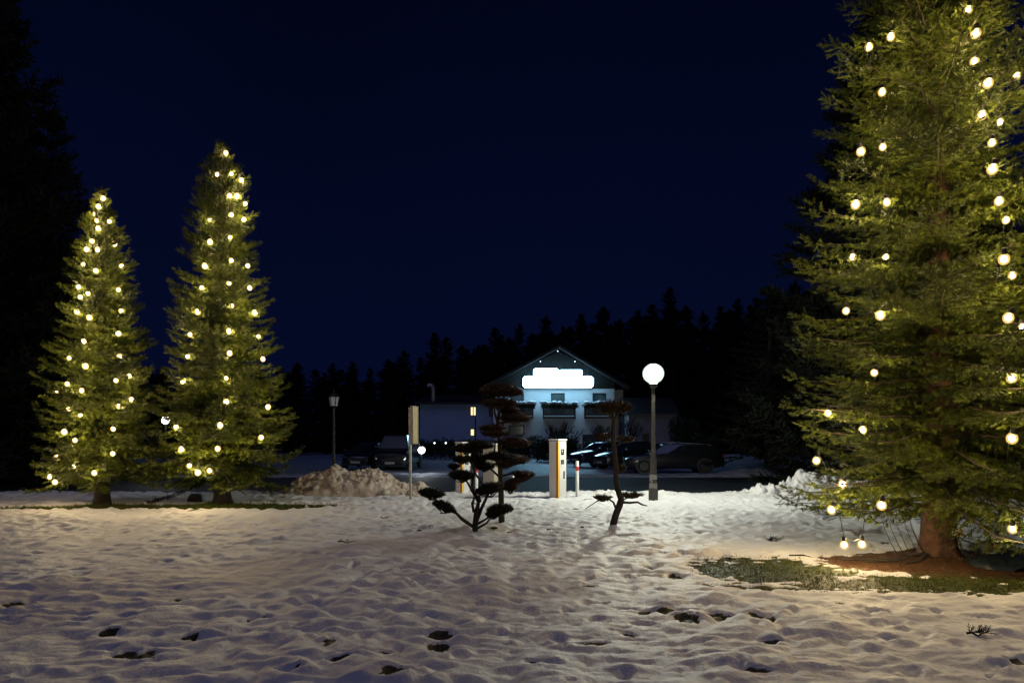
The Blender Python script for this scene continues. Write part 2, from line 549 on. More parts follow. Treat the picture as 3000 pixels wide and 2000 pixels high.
def height_strip(name, matr, x0, x1, y0, y1, hf, nx, ny, zb=-0.2, seed=0, lump=0.1, parent=None, loc=(0, 0, 0)):
    X = np.linspace(x0, x1, nx); Y = np.linspace(y0, y1, ny)
    gx, gy = np.meshgrid(X, Y)
    v = (gy - y0) / (y1 - y0)
    h = hf(gx, gy, v)
    edge = np.clip(np.minimum.reduce([v, 1 - v]) * 4, 0, 1)
    n = np.abs(pn(gx / 0.34, gy / 0.34, seed)) * 1.3 + np.abs(pn(gx / 0.15 + 3, gy / 0.15, seed + 1)) * 0.7 + 0.5 * pn(gx / 0.07, gy / 0.07, seed + 2) * 0.5
    z = h + lump * (n - 0.3) * edge * np.clip(h / 0.12, 0.25, 1.6)
    z = z * 1.0 + zb
    # lumps also push sideways a little
    gx = gx + 0.04 * pn(gx / 0.2, gy / 0.2, seed + 5); gy = gy + 0.05 * pn(gx / 0.2, gy / 0.2, seed + 6)
    i = np.arange((ny - 1) * (nx - 1)); r, c = i // (nx - 1), i % (nx - 1); a = r * nx + c
    m = np_mesh(name, np.stack([gx.ravel() - loc[0], gy.ravel() - loc[1], z.ravel() - loc[2]], 1), 4, np.stack([a, a + 1, a + nx + 1, a + nx], 1), True)
    return link(name, m, matr, parent, loc if parent is None else None), (lambda x, y: float(np.interp(x, X, z[ny // 2])))


# verge of snow beyond the road with low drifts on the right, parking bays behind
def far_h(x, y, v):
    right = sstep(8.0, 13.5, x)
    return 0.07 + 0.10 * np.sin(np.pi * np.clip(v * 3, 0, 1)) + right * (0.30 * np.exp(-((v - 0.35) / 0.2) ** 2) + 0.42 * np.exp(-((v - 0.75) / 0.18) ** 2)) + 0.12 * pn(x / 1.6, y / 1.2, 31) + 0.05 * pn(x / 0.5, y / 0.5, 32)


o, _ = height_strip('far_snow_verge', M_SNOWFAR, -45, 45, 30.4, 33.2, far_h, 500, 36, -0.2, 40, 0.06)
tag(o, 'snowy verge with low drifts along the far side of the road', None, None, 'structure')


def lot_h(x, y, v):
    return 0.06 + sstep(9.5, 13, x) * (0.75 * np.exp(-((x - 14.5) / 3.5) ** 2) * np.exp(-((v - 0.35) / 0.25) ** 2)) + 0.10 * pn(x / 2.0, y / 2.0, 33) + 0.03 * pn(x / 0.6, y / 0.6, 34)


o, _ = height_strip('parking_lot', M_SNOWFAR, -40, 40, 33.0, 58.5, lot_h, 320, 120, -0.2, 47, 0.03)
tag(o, 'snow covered parking area in front of the lit building', None, None, 'structure')

# dirty snow heap left of the sign, ploughed bank on the right, low bank between
def prof(pts, d):
    xsx = np.array([(p[0] - 1500) * d / F for p in pts]); hz = np.array([max(0.0, EYE - (p[1] - HOR) * d / F) for p in pts])
    return xsx, hz


hx, hz_ = prof([(820, 1452), (850, 1424), (880, 1398), (915, 1386), (950, 1378), (985, 1364), (1008, 1372), (1035, 1379), (1065, 1374), (1095, 1369), (1120, 1380), (1155, 1400), (1190, 1418), (1215, 1421), (1232, 1412), (1252, 1424), (1285, 1440), (1310, 1446), (1330, 1452)], 19.9)
t_ = thing('snow_heap', 'broad heap of dirty brown snow behind the spruces left of the sign', 'snow heap', (-4.2, 19.8, 0))


def heap_h(x, y, v):
    return np.interp(x, hx, hz_) * np.sin(np.pi * np.clip(v, 0, 1)) ** 0.75 + 0.02


_o, hp = height_strip('heap_body', M_SNOWPILE, hx[0], hx[-1], 18.9, 20.9, heap_h, 260, 90, -0.05, 60, 0.11, t_, (-4.2, 19.8, 0))
b_ = MB()
for k in range(70):
    x = random.uniform(hx[0] + 0.2, hx[-1] - 0.1); v = random.uniform(0.02, 0.55)
    y = 18.9 + 2.0 * v
    z = float(np.interp(x, hx, hz_)) * math.sin(math.pi * v) ** 0.75 - 0.03
    s = random.choice((0.025, 0.03, 0.04, 0.05, 0.07, 0.10)) * random.uniform(0.8, 1.2) * (1.4 - v)
    b_.ico((x + 4.2, y - 19.8, z), s, 2, (1, 1, random.uniform(0.6, 0.9)), 0.14)
tag(b_.build('snow_chunk', M_SNOWPILE, t_, True, 60), None, None, None, 'stuff')

bx, bz_ = prof([(1470, 1462), (1500, 1452), (1540, 1446), (1600, 1450), (1690, 1452), (1740, 1447), (1790, 1440), (1830, 1448), (1900, 1447), (1960, 1444), (2010, 1449), (2060, 1452), (2110, 1453), (2160, 1444), (2190, 1445), (2220, 1436), (2248, 1428), (2275, 1434), (2300, 1425), (2330, 1416), (2355, 1400), (2385, 1386), (2410, 1392), (2440, 1402), (2520, 1420), (2700, 1430), (3000, 1440)], 19.2)
t_ = thing('snow_bank', 'white lumpy ridge of ploughed snow along the near road edge', 'snow bank', (5.0, 19.4, 0))


def bank_h(x, y, v):
    return np.interp(x, bx, bz_) * np.sin(np.pi * np.clip(v, 0, 1)) ** 0.8


_o, bp_ = height_strip('bank_body', M_SNOWBANK, bx[0], bx[-1], 18.35, 20.75, bank_h, 420, 90, -0.03, 70, 0.20, t_, (5.0, 19.4, 0))
b_ = MB()
for k in range(110):
    x = random.uniform(bx[0] + 0.2, bx[-1] - 0.2) if k % 2 else random.uniform(5, 9.5)
    v = random.uniform(0.02, 0.6); h = float(np.interp(x, bx, bz_))
    b_.ico((x - 5.0, 18.35 + 2.4 * v - 19.4, h * math.sin(math.pi * v) ** 0.8 - 0.02), random.uniform(0.025, 0.06) * (0.7 + 1.4 * h), 2, (1, 1, 0.75), 0.16)
tag(b_.build('snow_chunk', M_SNOWBANK, t_, True, 60), None, None, None, 'stuff')


# ------------------------------------------------------------------ foliage
def needle_template(n, ln, wd, fwd=0.75, seed=0):
    """n needle triangles round a unit shoot along +X"""
    r = np.random.default_rng(seed)
    t = np.linspace(0.02, 1.0, n) + r.uniform(-0.02, 0.02, n)
    a = np.arange(n) * 2.4 + r.uniform(-0.4, 0.4, n)
    rad = np.stack([np.full(n, fwd), np.cos(a), np.sin(a)], 1)
    rad /= np.linalg.norm(rad, axis=1)[:, None]
    side = np.stack([np.zeros(n), -np.sin(a), np.cos(a)], 1)
    base = np.stack([t, np.zeros(n), np.zeros(n)], 1)
    lens = ln * r.uniform(0.8, 1.15, n) * (1 - 0.35 * t ** 3)
    return base, rad * lens[:, None], side * (wd / 2)


def foliage_mesh(name, O, D, Ls, scale, tints, tmpl, core=True):
    """O origins, D unit directions, Ls shoot lengths; needle size goes with 'scale'"""
    base, tip, side = tmpl
    n = len(O); k = len(base)
    up = np.tile(np.array([[0, 0, 1.0]]), (n, 1))
    up[np.abs(D[:, 2]) > 0.9] = (1, 0, 0)
    U = np.cross(D, up); U /= np.linalg.norm(U, axis=1)[:, None]
    Wv = np.cross(D, U)
    roll = RNG.uniform(0, 6.28, n)
    U2 = U * np.cos(roll)[:, None] + Wv * np.sin(roll)[:, None]
    W2 = np.cross(D, U2)

    def loc(v, s):
        return (v[None, :, 0, None] * D[:, None, :] * s[0][:, None, None] + v[None, :, 1, None] * U2[:, None, :] * s[1][:, None, None] + v[None, :, 2, None] * W2[:, None, :] * s[1][:, None, None])
    sc = np.broadcast_to(np.asarray(scale, float), (n,))
    one = (Ls, sc)
    B = O[:, None, :] + loc(base, one)
    T = loc(tip, (sc, sc)); Sd = loc(side, (sc, sc))
    tri = np.stack([B - Sd, B + Sd, B + T], 2)                 # n,k,3,3
    V = tri.reshape(-1, 3)
    tv = np.repeat(tints, k * 3)
    if core:
        cw = 0.10 * np.max(np.linalg.norm(tip, axis=1)) * sc
        A0 = O - U2 * cw[:, None]; A1 = O + U2 * cw[:, None]; A2 = O + D * Ls[:, None]
        C0 = O - W2 * cw[:, None]; C1 = O + W2 * cw[:, None]
        V2 = np.stack([A0, A1, A2, C0, C1, A2], 1).reshape(-1, 3)
        V = np.concatenate([V, V2]); tv = np.concatenate([tv, np.repeat(tints * 0.5, 6)])
    m = np_mesh(name, V, 3, np.arange(len(V)))
    a = m.attributes.new('tint', 'FLOAT', 'POINT'); a.data.foreach_set('value', np.clip(tv, 0, 1).astype(np.float32))
    return m


def spruce_shoots(H, profile, zlow, whorl, nbr, tw, sl, rng, droop=0.45, dense=1.0, zmin=0.35, inner=0):
    """returns shoot origins, directions, lengths and limb polylines for a spruce standing at the origin"""
    pz = np.array([p[0] for p in profile]); pr = np.array([p[1] for p in profile])
    O = []; D = []; Ls = []; limbs = []
    z = zlow; az = 0.0
    while z < H - 0.15:
        Rz = float(np.interp(z, pz, pr))
        f = (z - zlow) / (H - zlow)
        n = max(3, int(round(nbr * (0.6 + 0.4 * (1 - f)))))
        for k in range(n + inner):
            az += 2.39996 + rng.normal(0, 0.25)
            zz = z + rng.uniform(-0.5, 0.5) * whorl
            Rb = Rz * rng.uniform(0.72, 1.12)
            if rng.random() < 0.07:
                Rb = min(Rb * rng.uniform(1.05, 1.2), Rz * 1.13)
            if k >= n:
                Rb = min(Rz * 0.6, rng.uniform(0.30, 0.70))
            if Rb < 0.06:
                continue
            a = 0.42 * f + 0.05 + rng.normal(0, 0.05); bq = droop * (1 - 0.75 * f) * rng.uniform(0.7, 1.2); cq = 0.20 * (1 - f) + 0.16
            ca, sa = math.cos(az), math.sin(az)

            def pt(t):
                r = Rb * t
                return np.array((r * ca, r * sa, max(zmin + 0.05 * math.sin(9 * az), zz + Rb * (a * t - bq * t * t + cq * t ** 4))))
            limbs.append([pt(t) for t in (0, 0.3, 0.6, 0.88)] + [Rb])
            ns = max(3, int(Rb / tw * dense))
            for q in range(ns):
                t = 0.10 + 0.88 * ((q + rng.uniform(0.1, 0.9)) / ns)
                p = pt(t); dirb = pt(min(1.0, t + 0.05)) - pt(t - 0.05); dirb /= np.linalg.norm(dirb)
                lat = np.array((-sa, ca, 0.0))
                for sgn in (-1, 1):
                    tl = (0.10 + 0.30 * min(1.6, Rb)) * (1.0 - 0.72 * t) * rng.uniform(0.6, 1.25)
                    ang = rng.uniform(0.75, 1.15)
                    d = dirb * math.cos(ang) + lat * sgn * math.sin(ang) + np.array((0, 0, -0.10 - 0.35 * (1 - f) * rng.random()))
                    d /= np.linalg.norm(d)
                    m = max(1, int(tl / (sl * 0.62)))
                    for j in range(m):
                        s = (j + rng.uniform(0.0, 0.7)) / m * tl
                        o = p + d * s + np.array((0, 0, -0.25 * s * s))
                        if j == m - 1:
                            dd = d * 0.8 + np.array((0, 0, 0.38 * (0.35 + f)))
                        else:
                            dd = d * 0.62 + dirb * rng.normal(0.1, 0.55) + rng.normal(0, 0.22, 3) + np.array((0, 0, -0.12))
                        O.append(o); D.append(dd); Ls.append(sl * rng.uniform(0.7, 1.25))
            # tip finger shoots
            p = pt(0.97); dirb = pt(1.0) - pt(0.9)
            for j in range(3):
                O.append(p + rng.normal(0, 0.012, 3)); D.append(dirb / np.linalg.norm(dirb) + rng.normal(0, 0.28, 3) * (j > 0)); Ls.append(sl * 1.15)
        z += whorl * (0.75 + 0.25 * (1 - f)) * rng.uniform(0.8, 1.2)
    # leader
    for j in range(14):
        s = j / 14
        aa = rng.uniform(0, 6.28)
        O.append(np.array((0, 0, H - 0.75 + 0.7 * s))); D.append(np.array((math.cos(aa) * 0.7 * (1 - s), math.sin(aa) * 0.7 * (1 - s), 0.9))); Ls.append(sl * 0.9)
    O = np.array(O); D = np.array(D); D /= np.linalg.norm(D, axis=1)[:, None]
    Ls = np.array(Ls) * np.clip((H + 0.15 - O[:, 2]) / 1.1, 0.38, 1.0)     # young short shoots towards the tip
    return O, D, Ls, limbs


def trunk_mb(H, r0, flare=1.5, lean=0.02, top=0.98, n=14, roots=True):
    b = MB()
    zs = [-0.15, 0.0, 0.06, 0.15, 0.3, 0.55, 0.9] + [H * f for f in (0.2, 0.35, 0.5, 0.7, 0.85, top)]
    zs = sorted(set(z for z in zs))
    vs = []; fs = []
    ph = random.uniform(0, 6)
    for z in zs:
        base = r0 * max(0.05, 1 - z / H)
        fl = 1 + (flare - 1) * math.exp(-max(z, 0) / 0.16)
        for k in range(n):
            a = 2 * math.pi * k / n
            rr = base * (1 + (fl - 1) * (0.75 + 0.45 * math.sin(3 * a + ph) + 0.3 * math.sin(5 * a + 2 * ph)))
            rr *= 1 + random.uniform(-0.035, 0.035)
            vs.append((rr * math.cos(a) + lean * math.sin(z * 0.7), rr * math.sin(a), z))
    for i in range(len(zs) - 1):
        for k in range(n):
            k2 = (k + 1) % n
            fs.append((i * n + k, i * n + k2, (i + 1) * n + k2, (i + 1) * n + k))
    fs.append(tuple((len(zs) - 1) * n + k for k in range(n)))
    b.add(vs, fs)
    return b


def limbs_mb(limbs, k0):
    b = MB()
    for l in limbs:
        Rb = l[4]
        r = k0 * (0.4 + Rb * 0.5)
        b.tube([Vector(p) for p in l[:4]], [r, r * 0.75, r * 0.5, r * 0.2], 4, False)
    return b


def clear_bulbs(O, D, Ls, bulbs, r0, r1):
    """branches are pushed aside where a bulb sits on them: drop shoots at the bulb and just outward of it"""
    keep = np.ones(len(O), bool)
    mid = O + D * (Ls * 0.5)[:, None]
    for bpt in bulbs:
        b = np.array(bpt)
        outw = np.array((b[0], b[1], 0.0)); nn = np.linalg.norm(outw)
        outw = outw / nn if nn > 0.02 else np.array((0, -1.0, 0))
        v = mid - b
        s = np.clip(v @ outw, 0, 0.7)
        dist = np.linalg.norm(v - s[:, None] * outw, axis=1)
        keep &= dist > (r0 + (r1 - r0) * s / 0.7)
    return keep


BULB_R = {}


def bulb_mesh(r, name='bulb', mt=None):
    b = MB(); b.ico((0, 0, 0), r, 2, (1, 1, 1.12))
    m = b.mesh(name, True); m.materials.append(M_ENVELOPE)
    b = MB(); b.ico((0, 0, 0), r * 0.64, 1, (1, 1, 1.1))
    cm = b.mesh('core', True); cm.materials.append(mt or M_BULB)
    s = MB(); s.lathe([(r * 0.45, r * 0.85), (r * 0.5, r * 1.0), (r * 0.5, r * 1.9), (r * 0.3, r * 2.1)], 8)
    sm = s.mesh('socket'); sm.materials.append(M_BLACKMETAL)
    return m, sm, cm


def on_crown(px, py, base, profile, kf=0.97):
    pz = np.array([p[0] for p in profile]); pr = np.array([p[1] for p in profile])
    Y = base[1] - 1.0
    for _ in range(12):
        p = P(px, py, Y)
        Rz = float(np.interp(p.z, pz, pr)) * kf
        dx = p.x - base[0]
        dy = math.sqrt(max(Rz * Rz - dx * dx, (0.18 * Rz) ** 2))
        Y = 0.5 * Y + 0.5 * (base[1] - dy)
    p = P(px, py, Y)
    return (p.x - base[0], p.y - base[1], p.z)


def chain(tree_base, pts, r, label, group, meshes):
    """one light chain: cable and bulbs, hanging over the branches"""
    t = thing('light_chain', label, 'string lights', (tree_base[0], tree_base[1], 0), 0, group)
    pts = sorted(pts, key=lambda p: -p[2])
    path = []
    for i, p in enumerate(pts):
        path.append(Vector((p[0] * 0.985, p[1] * 0.985, p[2] + r * 1.9)))
        if i + 1 < len(pts):
            q = pts[i + 1]
            path.append(Vector(((p[0] + q[0]) / 2 * 0.90, (p[1] + q[1]) / 2 * 0.90, (p[2] + q[2]) / 2 - 0.03)))
    if len(path) > 1:
        MB().tube(path, 0.0032, 4).build('cable', M_CABLE, t)
    for p in pts:
        o = link('bulb', meshes[0], None, t, p)
        sc_ = random.uniform(0.82, 1.12); o.scale = (sc_, sc_, sc_)
        link('core', meshes[2], None, o)
        s = link('socket', meshes[1], None, o)
        s.rotation_euler = (random.uniform(-0.3, 0.3), random.uniform(-0.3, 0.3), 0)
    return t


# ---- the three lit spruces ------------------------------------------------
def z3(l): return [(40 + x * 0.6506, 500 + y * 0.6506) for x, y in l]
def z4(l): return [(430 + x * 0.7267, 380 + y * 0.7267) for x, y in l]
def z5(l): return [(2240 + x * 0.6376, y * 0.6376) for x, y in l]
def z6(l): return [(2240 + x * 0.5483, 900 + y * 0.5483) for x, y in l]


PROF_A = [(0.2, 1.20), (0.6, 1.36), (1.2, 1.36), (2.0, 1.30), (3.0, 1.22), (4.0, 1.02), (5.0, 0.78), (6.0, 0.52), (6.8, 0.30), (7.4, 0.15), (7.85, 0.03)]
PROF_B = [(0.2, 1.65), (0.7, 1.92), (1.4, 1.82), (2.4, 1.55), (3.4, 1.32), (4.6, 1.10), (6.0, 0.82), (7.2, 0.60), (8.2, 0.36), (8.6, 0.20), (8.95, 0.04)]
PROF_R = [(0.35, 1.70), (0.8, 2.02), (1.6, 2.06), (2.4, 1.96), (3.4, 1.84), (4.6, 1.72), (5.6, 1.58), (6.8, 1.38), (7.8, 1.25), (9.5, 0.85), (11.0, 0.5), (12.6, 0.05)]

CH_A = {
    'left': z3([(367, 195), (353, 318), (329, 355), (316, 424), (292, 524), (286, 635), (250, 843), (241, 960), (247, 1072), (228, 1176), (195, 1290), (186, 1401)]),
    'middle': z3([(403, 127), (383, 163), (375, 225), (381, 260), (380, 358), (370, 451), (335, 553), (341, 661), (316, 769), (323, 879), (307, 990), (301, 1101), (276, 1213), (363, 1360)]),
    'right': z3([(430, 228), (455, 331), (487, 430), (472, 536), (484, 631), (472, 733), (477, 836), (461, 944), (471, 1059), (448, 1162), (446, 1273)]),
    'far': z3([(520, 925), (530, 1030), (300, 569), (195, 991), (163, 1377), (272, 1329)]),
}
CH_B = {
    'left': z4([(284, 181), (254, 362), (255, 453), (234, 550), (222, 637), (206, 734), (175, 825), (165, 914), (145, 1014), (118, 1197), (140, 1287), (172, 1353), (206, 1381)]),
    'middle': z4([(319, 95), (340, 178), (334, 267), (364, 269), (341, 343), (336, 434), (341, 527), (332, 619), (343, 711), (331, 812), (334, 901), (320, 1001), (321, 1097), (296, 1191), (286, 1285), (254, 1374)]),
    'right': z4([(381, 204), (397, 298), (392, 362), (407, 549), (415, 638), (435, 737), (450, 832), (468, 924), (489, 1117), (461, 1240)]),
}
CH_R = {
    'left': z5([(580, 170), (540, 424), (543, 676), (562, 930), (556, 1184), (532, 1448)]) + z6([(586, 349), (524, 655), (415, 944), (625, 1056)]),
    'outer': z5([(480, 218), (443, 697), (418, 940), (405, 1182), (374, 1428)]) + z6([(338, 565), (277, 818), (358, 1080)]),
    'right': z5([(935, 48), (971, 155), (1027, 384), (999, 530), (1045, 657), (1047, 778), (1077, 925), (1100, 1191), (1120, 1460)]) + z6([(1320, 378), (1322, 700), (1325, 1183)]),
    'edge': z5([(965, 282), (1158, 351), (1081, 563), (1109, 1012), (1137, 1266), (1185, 1505)]),
}
LOW_R = z6([(425, 1268), (520, 1265)])


def lit_spruce(name, label, base, H, profile, chains, bulb_r, tw, sl, whorl, nbr, ntri, nl, nw, r0, bark, zlow, seed, chain_labels, group, droop, dense=1.0, kf=0.84, zmin=0.42):
    rng = np.random.default_rng(seed)
    t = thing(name, label, 'tree', (base[0], base[1], 0))
    O, D, Ls, limbs = spruce_shoots(H, profile, zlow, whorl, nbr, tw, sl, rng, droop, dense, zmin, 5 if H > 10 else 3)
    bpts = {k: [on_crown(px, py, base, profile, kf * (rng.uniform(0.74, 1.03) if k not in ('far', 'edge') else rng.uniform(0.6, 0.85))) for px, py in v] for k, v in chains.items()}
    allb = [p for v in bpts.values() for p in v]
    keep = clear_bulbs(O, D, Ls, allb, bulb_r * 1.0, bulb_r * 1.1)
    O, D, Ls = O[keep], D[keep], Ls[keep]
    rad = np.hypot(O[:, 0], O[:, 1]); Rz = np.interp(O[:, 2], [p[0] for p in profile], [p[1] for p in profile])
    tint = np.clip(0.42 + 0.50 * (rng.random(len(O)) - 0.4) + 0.75 * pn(O[:, 0] * 1.6 + O[:, 1] * 1.1, O[:, 2] * 1.9, seed) + 0.45 * pn(O[:, 0] * 5 + O[:, 1] * 3, O[:, 2] * 5.5, seed + 1), 0, 1)
    tm = needle_template(ntri, nl, nw, 0.8, seed)
    crown = link('crown', foliage_mesh('crown', O, D, Ls, rng.uniform(0.85, 1.15, len(O)) * np.clip((H + 0.2 - O[:, 2]) / 0.9, 0.5, 1.0), tint, tm), M_NEEDLE, t)
    trunk_mb(H, r0, 1.38, 0.02).build('trunk', bark, t, True, 80)
    limbs_mb(limbs, 0.016 if H > 10 else 0.012).build('branches', M_TWIG, t)
    ms = bulb_mesh(bulb_r, 'bulb', M_BULB if H > 10 else M_BULB_FAR)
    for k, lab in chain_labels.items():
        chain(base, bpts[k], bulb_r, lab, group, ms)
    print(name, len(O), 'shoots')
    return t, ms


lit_spruce('spruce_tree', 'slim lit spruce nearest the left picture edge, smaller of the left pair', TREE_A, 7.85, PROF_A, CH_A, 0.066, 0.100, 0.17, 0.165, 8, 14, 0.080, 0.019, 0.17, M_DARKBARK, 0.85, 21,
           {'left': 'light chain down the left flank of the smaller left spruce', 'middle': 'light chain from the tip down the middle of the smaller left spruce',
            'right': 'light chain down the right flank of the smaller left spruce', 'far': 'sparse light chain half hidden inside the smaller left spruce'}, 'light chains on the smaller left spruce', 0.55)
lit_spruce('spruce_tree', 'taller lit spruce of the left pair, beside the brown snow heap', TREE_B, 8.95, PROF_B, CH_B, 0.068, 0.100, 0.17, 0.170, 8, 14, 0.080, 0.019, 0.20, M_DARKBARK, 0.90, 22,
           {'left': 'light chain down the left flank of the taller left spruce', 'middle': 'light chain from the tip down the middle of the taller left spruce',
            'right': 'light chain down the right flank of the taller left spruce'}, 'light chains on the taller left spruce', 0.55)
t_r, ms_r = lit_spruce('spruce_tree', 'huge lit spruce cut off by the right edge, with reddish bare trunk', TREE_R, 12.6, PROF_R, CH_R, 0.056, 0.092, 0.125, 0.205, 8, 16, 0.046, 0.0115, 0.225, M_BARK, 0.80, 23,
                       {'left': 'light chain running down left of centre on the huge right spruce', 'outer': 'light chain along the outer left branches of the huge right spruce',
                        'right': 'light chain running down the right half of the huge right spruce', 'edge': 'light chain of small glints at the right edge of the huge spruce'}, 'light chains on the huge right spruce', 0.50, 1.05, 0.88, 0.50)
# the two bulbs that dangle under the lowest branches
pl = []
for px, py in LOW_R:
    p = P(px, py, TREE_R[1] - 0.75); pl.append((p.x - TREE_R[0], p.y - TREE_R[1], p.z))
t_ = thing('light_chain', 'light chain end with two bulbs dangling just above the snow', 'string lights', (TREE_R[0], TREE_R[1], 0), 0, 'light chains on the huge right spruce')
for p in pl:
    o = link('bulb', ms_r[0], None, t_, p); link('socket', ms_r[1], None, o); link('core', ms_r[2], None, o)
MB().tube([(pl[0][0] - 0.25, pl[0][1] + 0.15, pl[0][2] + 0.75), (pl[0][0] - 0.05, pl[0][1], pl[0][2] + 0.35), (pl[0][0], pl[0][1], pl[0][2] + 0.095)], 0.005, 5).tube(
    [(pl[0][0], pl[0][1], pl[0][2] + 0.095), (pl[0][0] + 0.12, pl[0][1], pl[0][2] + 0.05), (pl[1][0], pl[1][1], pl[1][2] + 0.095)], 0.005, 5).tube(
    [(pl[1][0], pl[1][1], pl[1][2] + 0.095), (pl[1][0] + 0.1, pl[1][1] + 0.1, pl[1][2] + 0.4), (pl[1][0] + 0.05, pl[1][1] + 0.2, pl[1][2] + 0.8)], 0.005, 5).build('cable', M_BLACKMETAL, t_)


# ------------------------------------------------------------------ dark trees behind
def dark_tree_meshes(H, Rb, zlow, sl, tw, whorl, nbr, seed, ntri=7, nl=None):
    rng = np.random.default_rng(seed)
    pr = [(zlow, Rb * 0.92), (zlow + 0.12 * H, Rb), (0.5 * H, Rb * 0.62), (0.75 * H, Rb * 0.34), (0.92 * H, Rb * 0.13), (H, 0.03)]
    O, D, Ls, limbs = spruce_shoots(H, pr, zlow, whorl, nbr, tw, sl, rng, 0.5)
    tint = rng.random(len(O))
    tm = needle_template(ntri, nl or sl * 0.55, sl * 0.20, 0.8, seed)
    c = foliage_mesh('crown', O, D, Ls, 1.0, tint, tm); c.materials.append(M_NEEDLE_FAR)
    tr = trunk_mb(H, 0.022 * H, 1.3, 0.0, 0.97, 7).mesh('trunk', True); tr.materials.append(M_DARKBARK)
    print('dark tree', len(O))
    return c, tr, H


def dark_tree(ms, name, label, cat, loc, h, wide=1.0, group=None, rz=0.0):
    t = thing(name, label, cat, loc, rz, group)
    s = h / ms[2]
    t.scale = (s * wide, s * wide, s)
    link('crown', ms[0], None, t); link('trunk', ms[1], None, t)
    return t


BIG = [dark_tree_meshes(20.0, 5.0, 0.9, 0.60, 0.40, 0.45, 8, 41, 8, 0.42), dark_tree_meshes(20.0, 4.4, 2.4, 0.52, 0.42, 0.62, 6, 42)]
FAR = [dark_tree_meshes(16.0, 2.7 + 0.25 * k, 0.8, 0.75, 0.62, 0.85, 5, 50 + k, 6) for k in range(5)]

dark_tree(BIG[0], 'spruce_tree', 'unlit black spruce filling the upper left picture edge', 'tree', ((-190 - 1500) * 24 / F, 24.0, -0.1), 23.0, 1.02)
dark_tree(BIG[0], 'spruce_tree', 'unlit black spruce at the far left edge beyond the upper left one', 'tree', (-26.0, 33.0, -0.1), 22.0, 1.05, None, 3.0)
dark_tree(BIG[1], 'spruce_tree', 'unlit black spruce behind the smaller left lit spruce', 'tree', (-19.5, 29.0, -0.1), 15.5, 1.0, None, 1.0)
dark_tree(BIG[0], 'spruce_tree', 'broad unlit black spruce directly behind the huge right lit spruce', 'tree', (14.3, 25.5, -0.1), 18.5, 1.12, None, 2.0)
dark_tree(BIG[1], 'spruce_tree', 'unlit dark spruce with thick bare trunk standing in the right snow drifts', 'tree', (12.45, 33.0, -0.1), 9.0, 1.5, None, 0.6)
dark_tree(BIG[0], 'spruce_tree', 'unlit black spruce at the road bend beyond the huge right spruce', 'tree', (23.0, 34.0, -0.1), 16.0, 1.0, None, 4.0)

SKY = [(330, 1075), (400, 1088), (470, 1080), (540, 1085), (620, 1075), (700, 1080), (760, 1092), (820, 1075), (872, 1068), (925, 1085), (975, 1070), (1033, 1068), (1085, 1082), (1138, 1058), (1185, 1030), (1232, 1052), (1273, 986), (1307, 993), (1352, 1018),
       (1402, 1016), (1451, 966), (1490, 1000), (1522, 954), (1560, 985), (1600, 932), (1650, 962), (1703, 934), (1735, 955), (1769, 908), (1815, 940), (1869, 916), (1910, 905), (1960, 850), (2010, 905), (2060, 920), (2110, 905), (2160, 890), (2215, 880), (2270, 850),
       (2330, 830), (2400, 860)]
si = np.array([p[0] for p in SKY]); sj = np.array([p[1] for p in SKY])
GL = 'dark forest skyline'


def forest_label(px):
    if px < 1120: return 'black spruce in the low forest skyline left of the lit building', 'forest spruces left of the building'
    if px < 1800: return 'one of the lower merged black spruces behind the lit building', 'forest spruces behind the building'
    return 'one of the lower merged black spruces right of the street lamp', 'forest spruces right of the lamp'


SPIRE = {1273: 'pointed black spruce top above the vent pipe, left of a close pair', 1307: 'pointed black spruce top above the vent pipe, right of a close pair', 1451: 'slim black spruce top standing out left above the rusty niwaki',
         1522: 'slim black spruce top left of the gable peak, above the rusty niwaki', 1600: 'slim black spruce top nearest left of the gable peak', 1703: 'black spruce top nearest right of the gable peak',
         1769: 'pointed black spruce top midway between gable peak and street lamp', 1869: 'black spruce top just left above the street lamp head', 1960: 'tallest black forest spruce, right above the street lamp head',
         1185: 'broad black spruce top above the roof left of the vent pipe', 1138: 'low pointed black spruce above the tall edge-on sign post'}
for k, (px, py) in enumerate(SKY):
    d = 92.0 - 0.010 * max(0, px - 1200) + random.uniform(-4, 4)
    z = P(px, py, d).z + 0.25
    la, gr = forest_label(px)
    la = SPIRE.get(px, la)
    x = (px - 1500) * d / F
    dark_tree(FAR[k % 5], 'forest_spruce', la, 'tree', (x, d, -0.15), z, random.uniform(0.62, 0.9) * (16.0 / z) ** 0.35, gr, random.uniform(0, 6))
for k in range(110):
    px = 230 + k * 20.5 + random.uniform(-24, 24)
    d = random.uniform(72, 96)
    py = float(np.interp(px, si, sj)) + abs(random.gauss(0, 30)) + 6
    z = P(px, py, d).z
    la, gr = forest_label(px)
    dark_tree(FAR[(k * 3 + 1) % 5], 'forest_spruce', la, 'tree', ((px - 1500) * d / F, d, -0.15), z, random.uniform(0.75, 1.35) * (16.0 / z) ** 0.4, gr, random.uniform(0, 6))

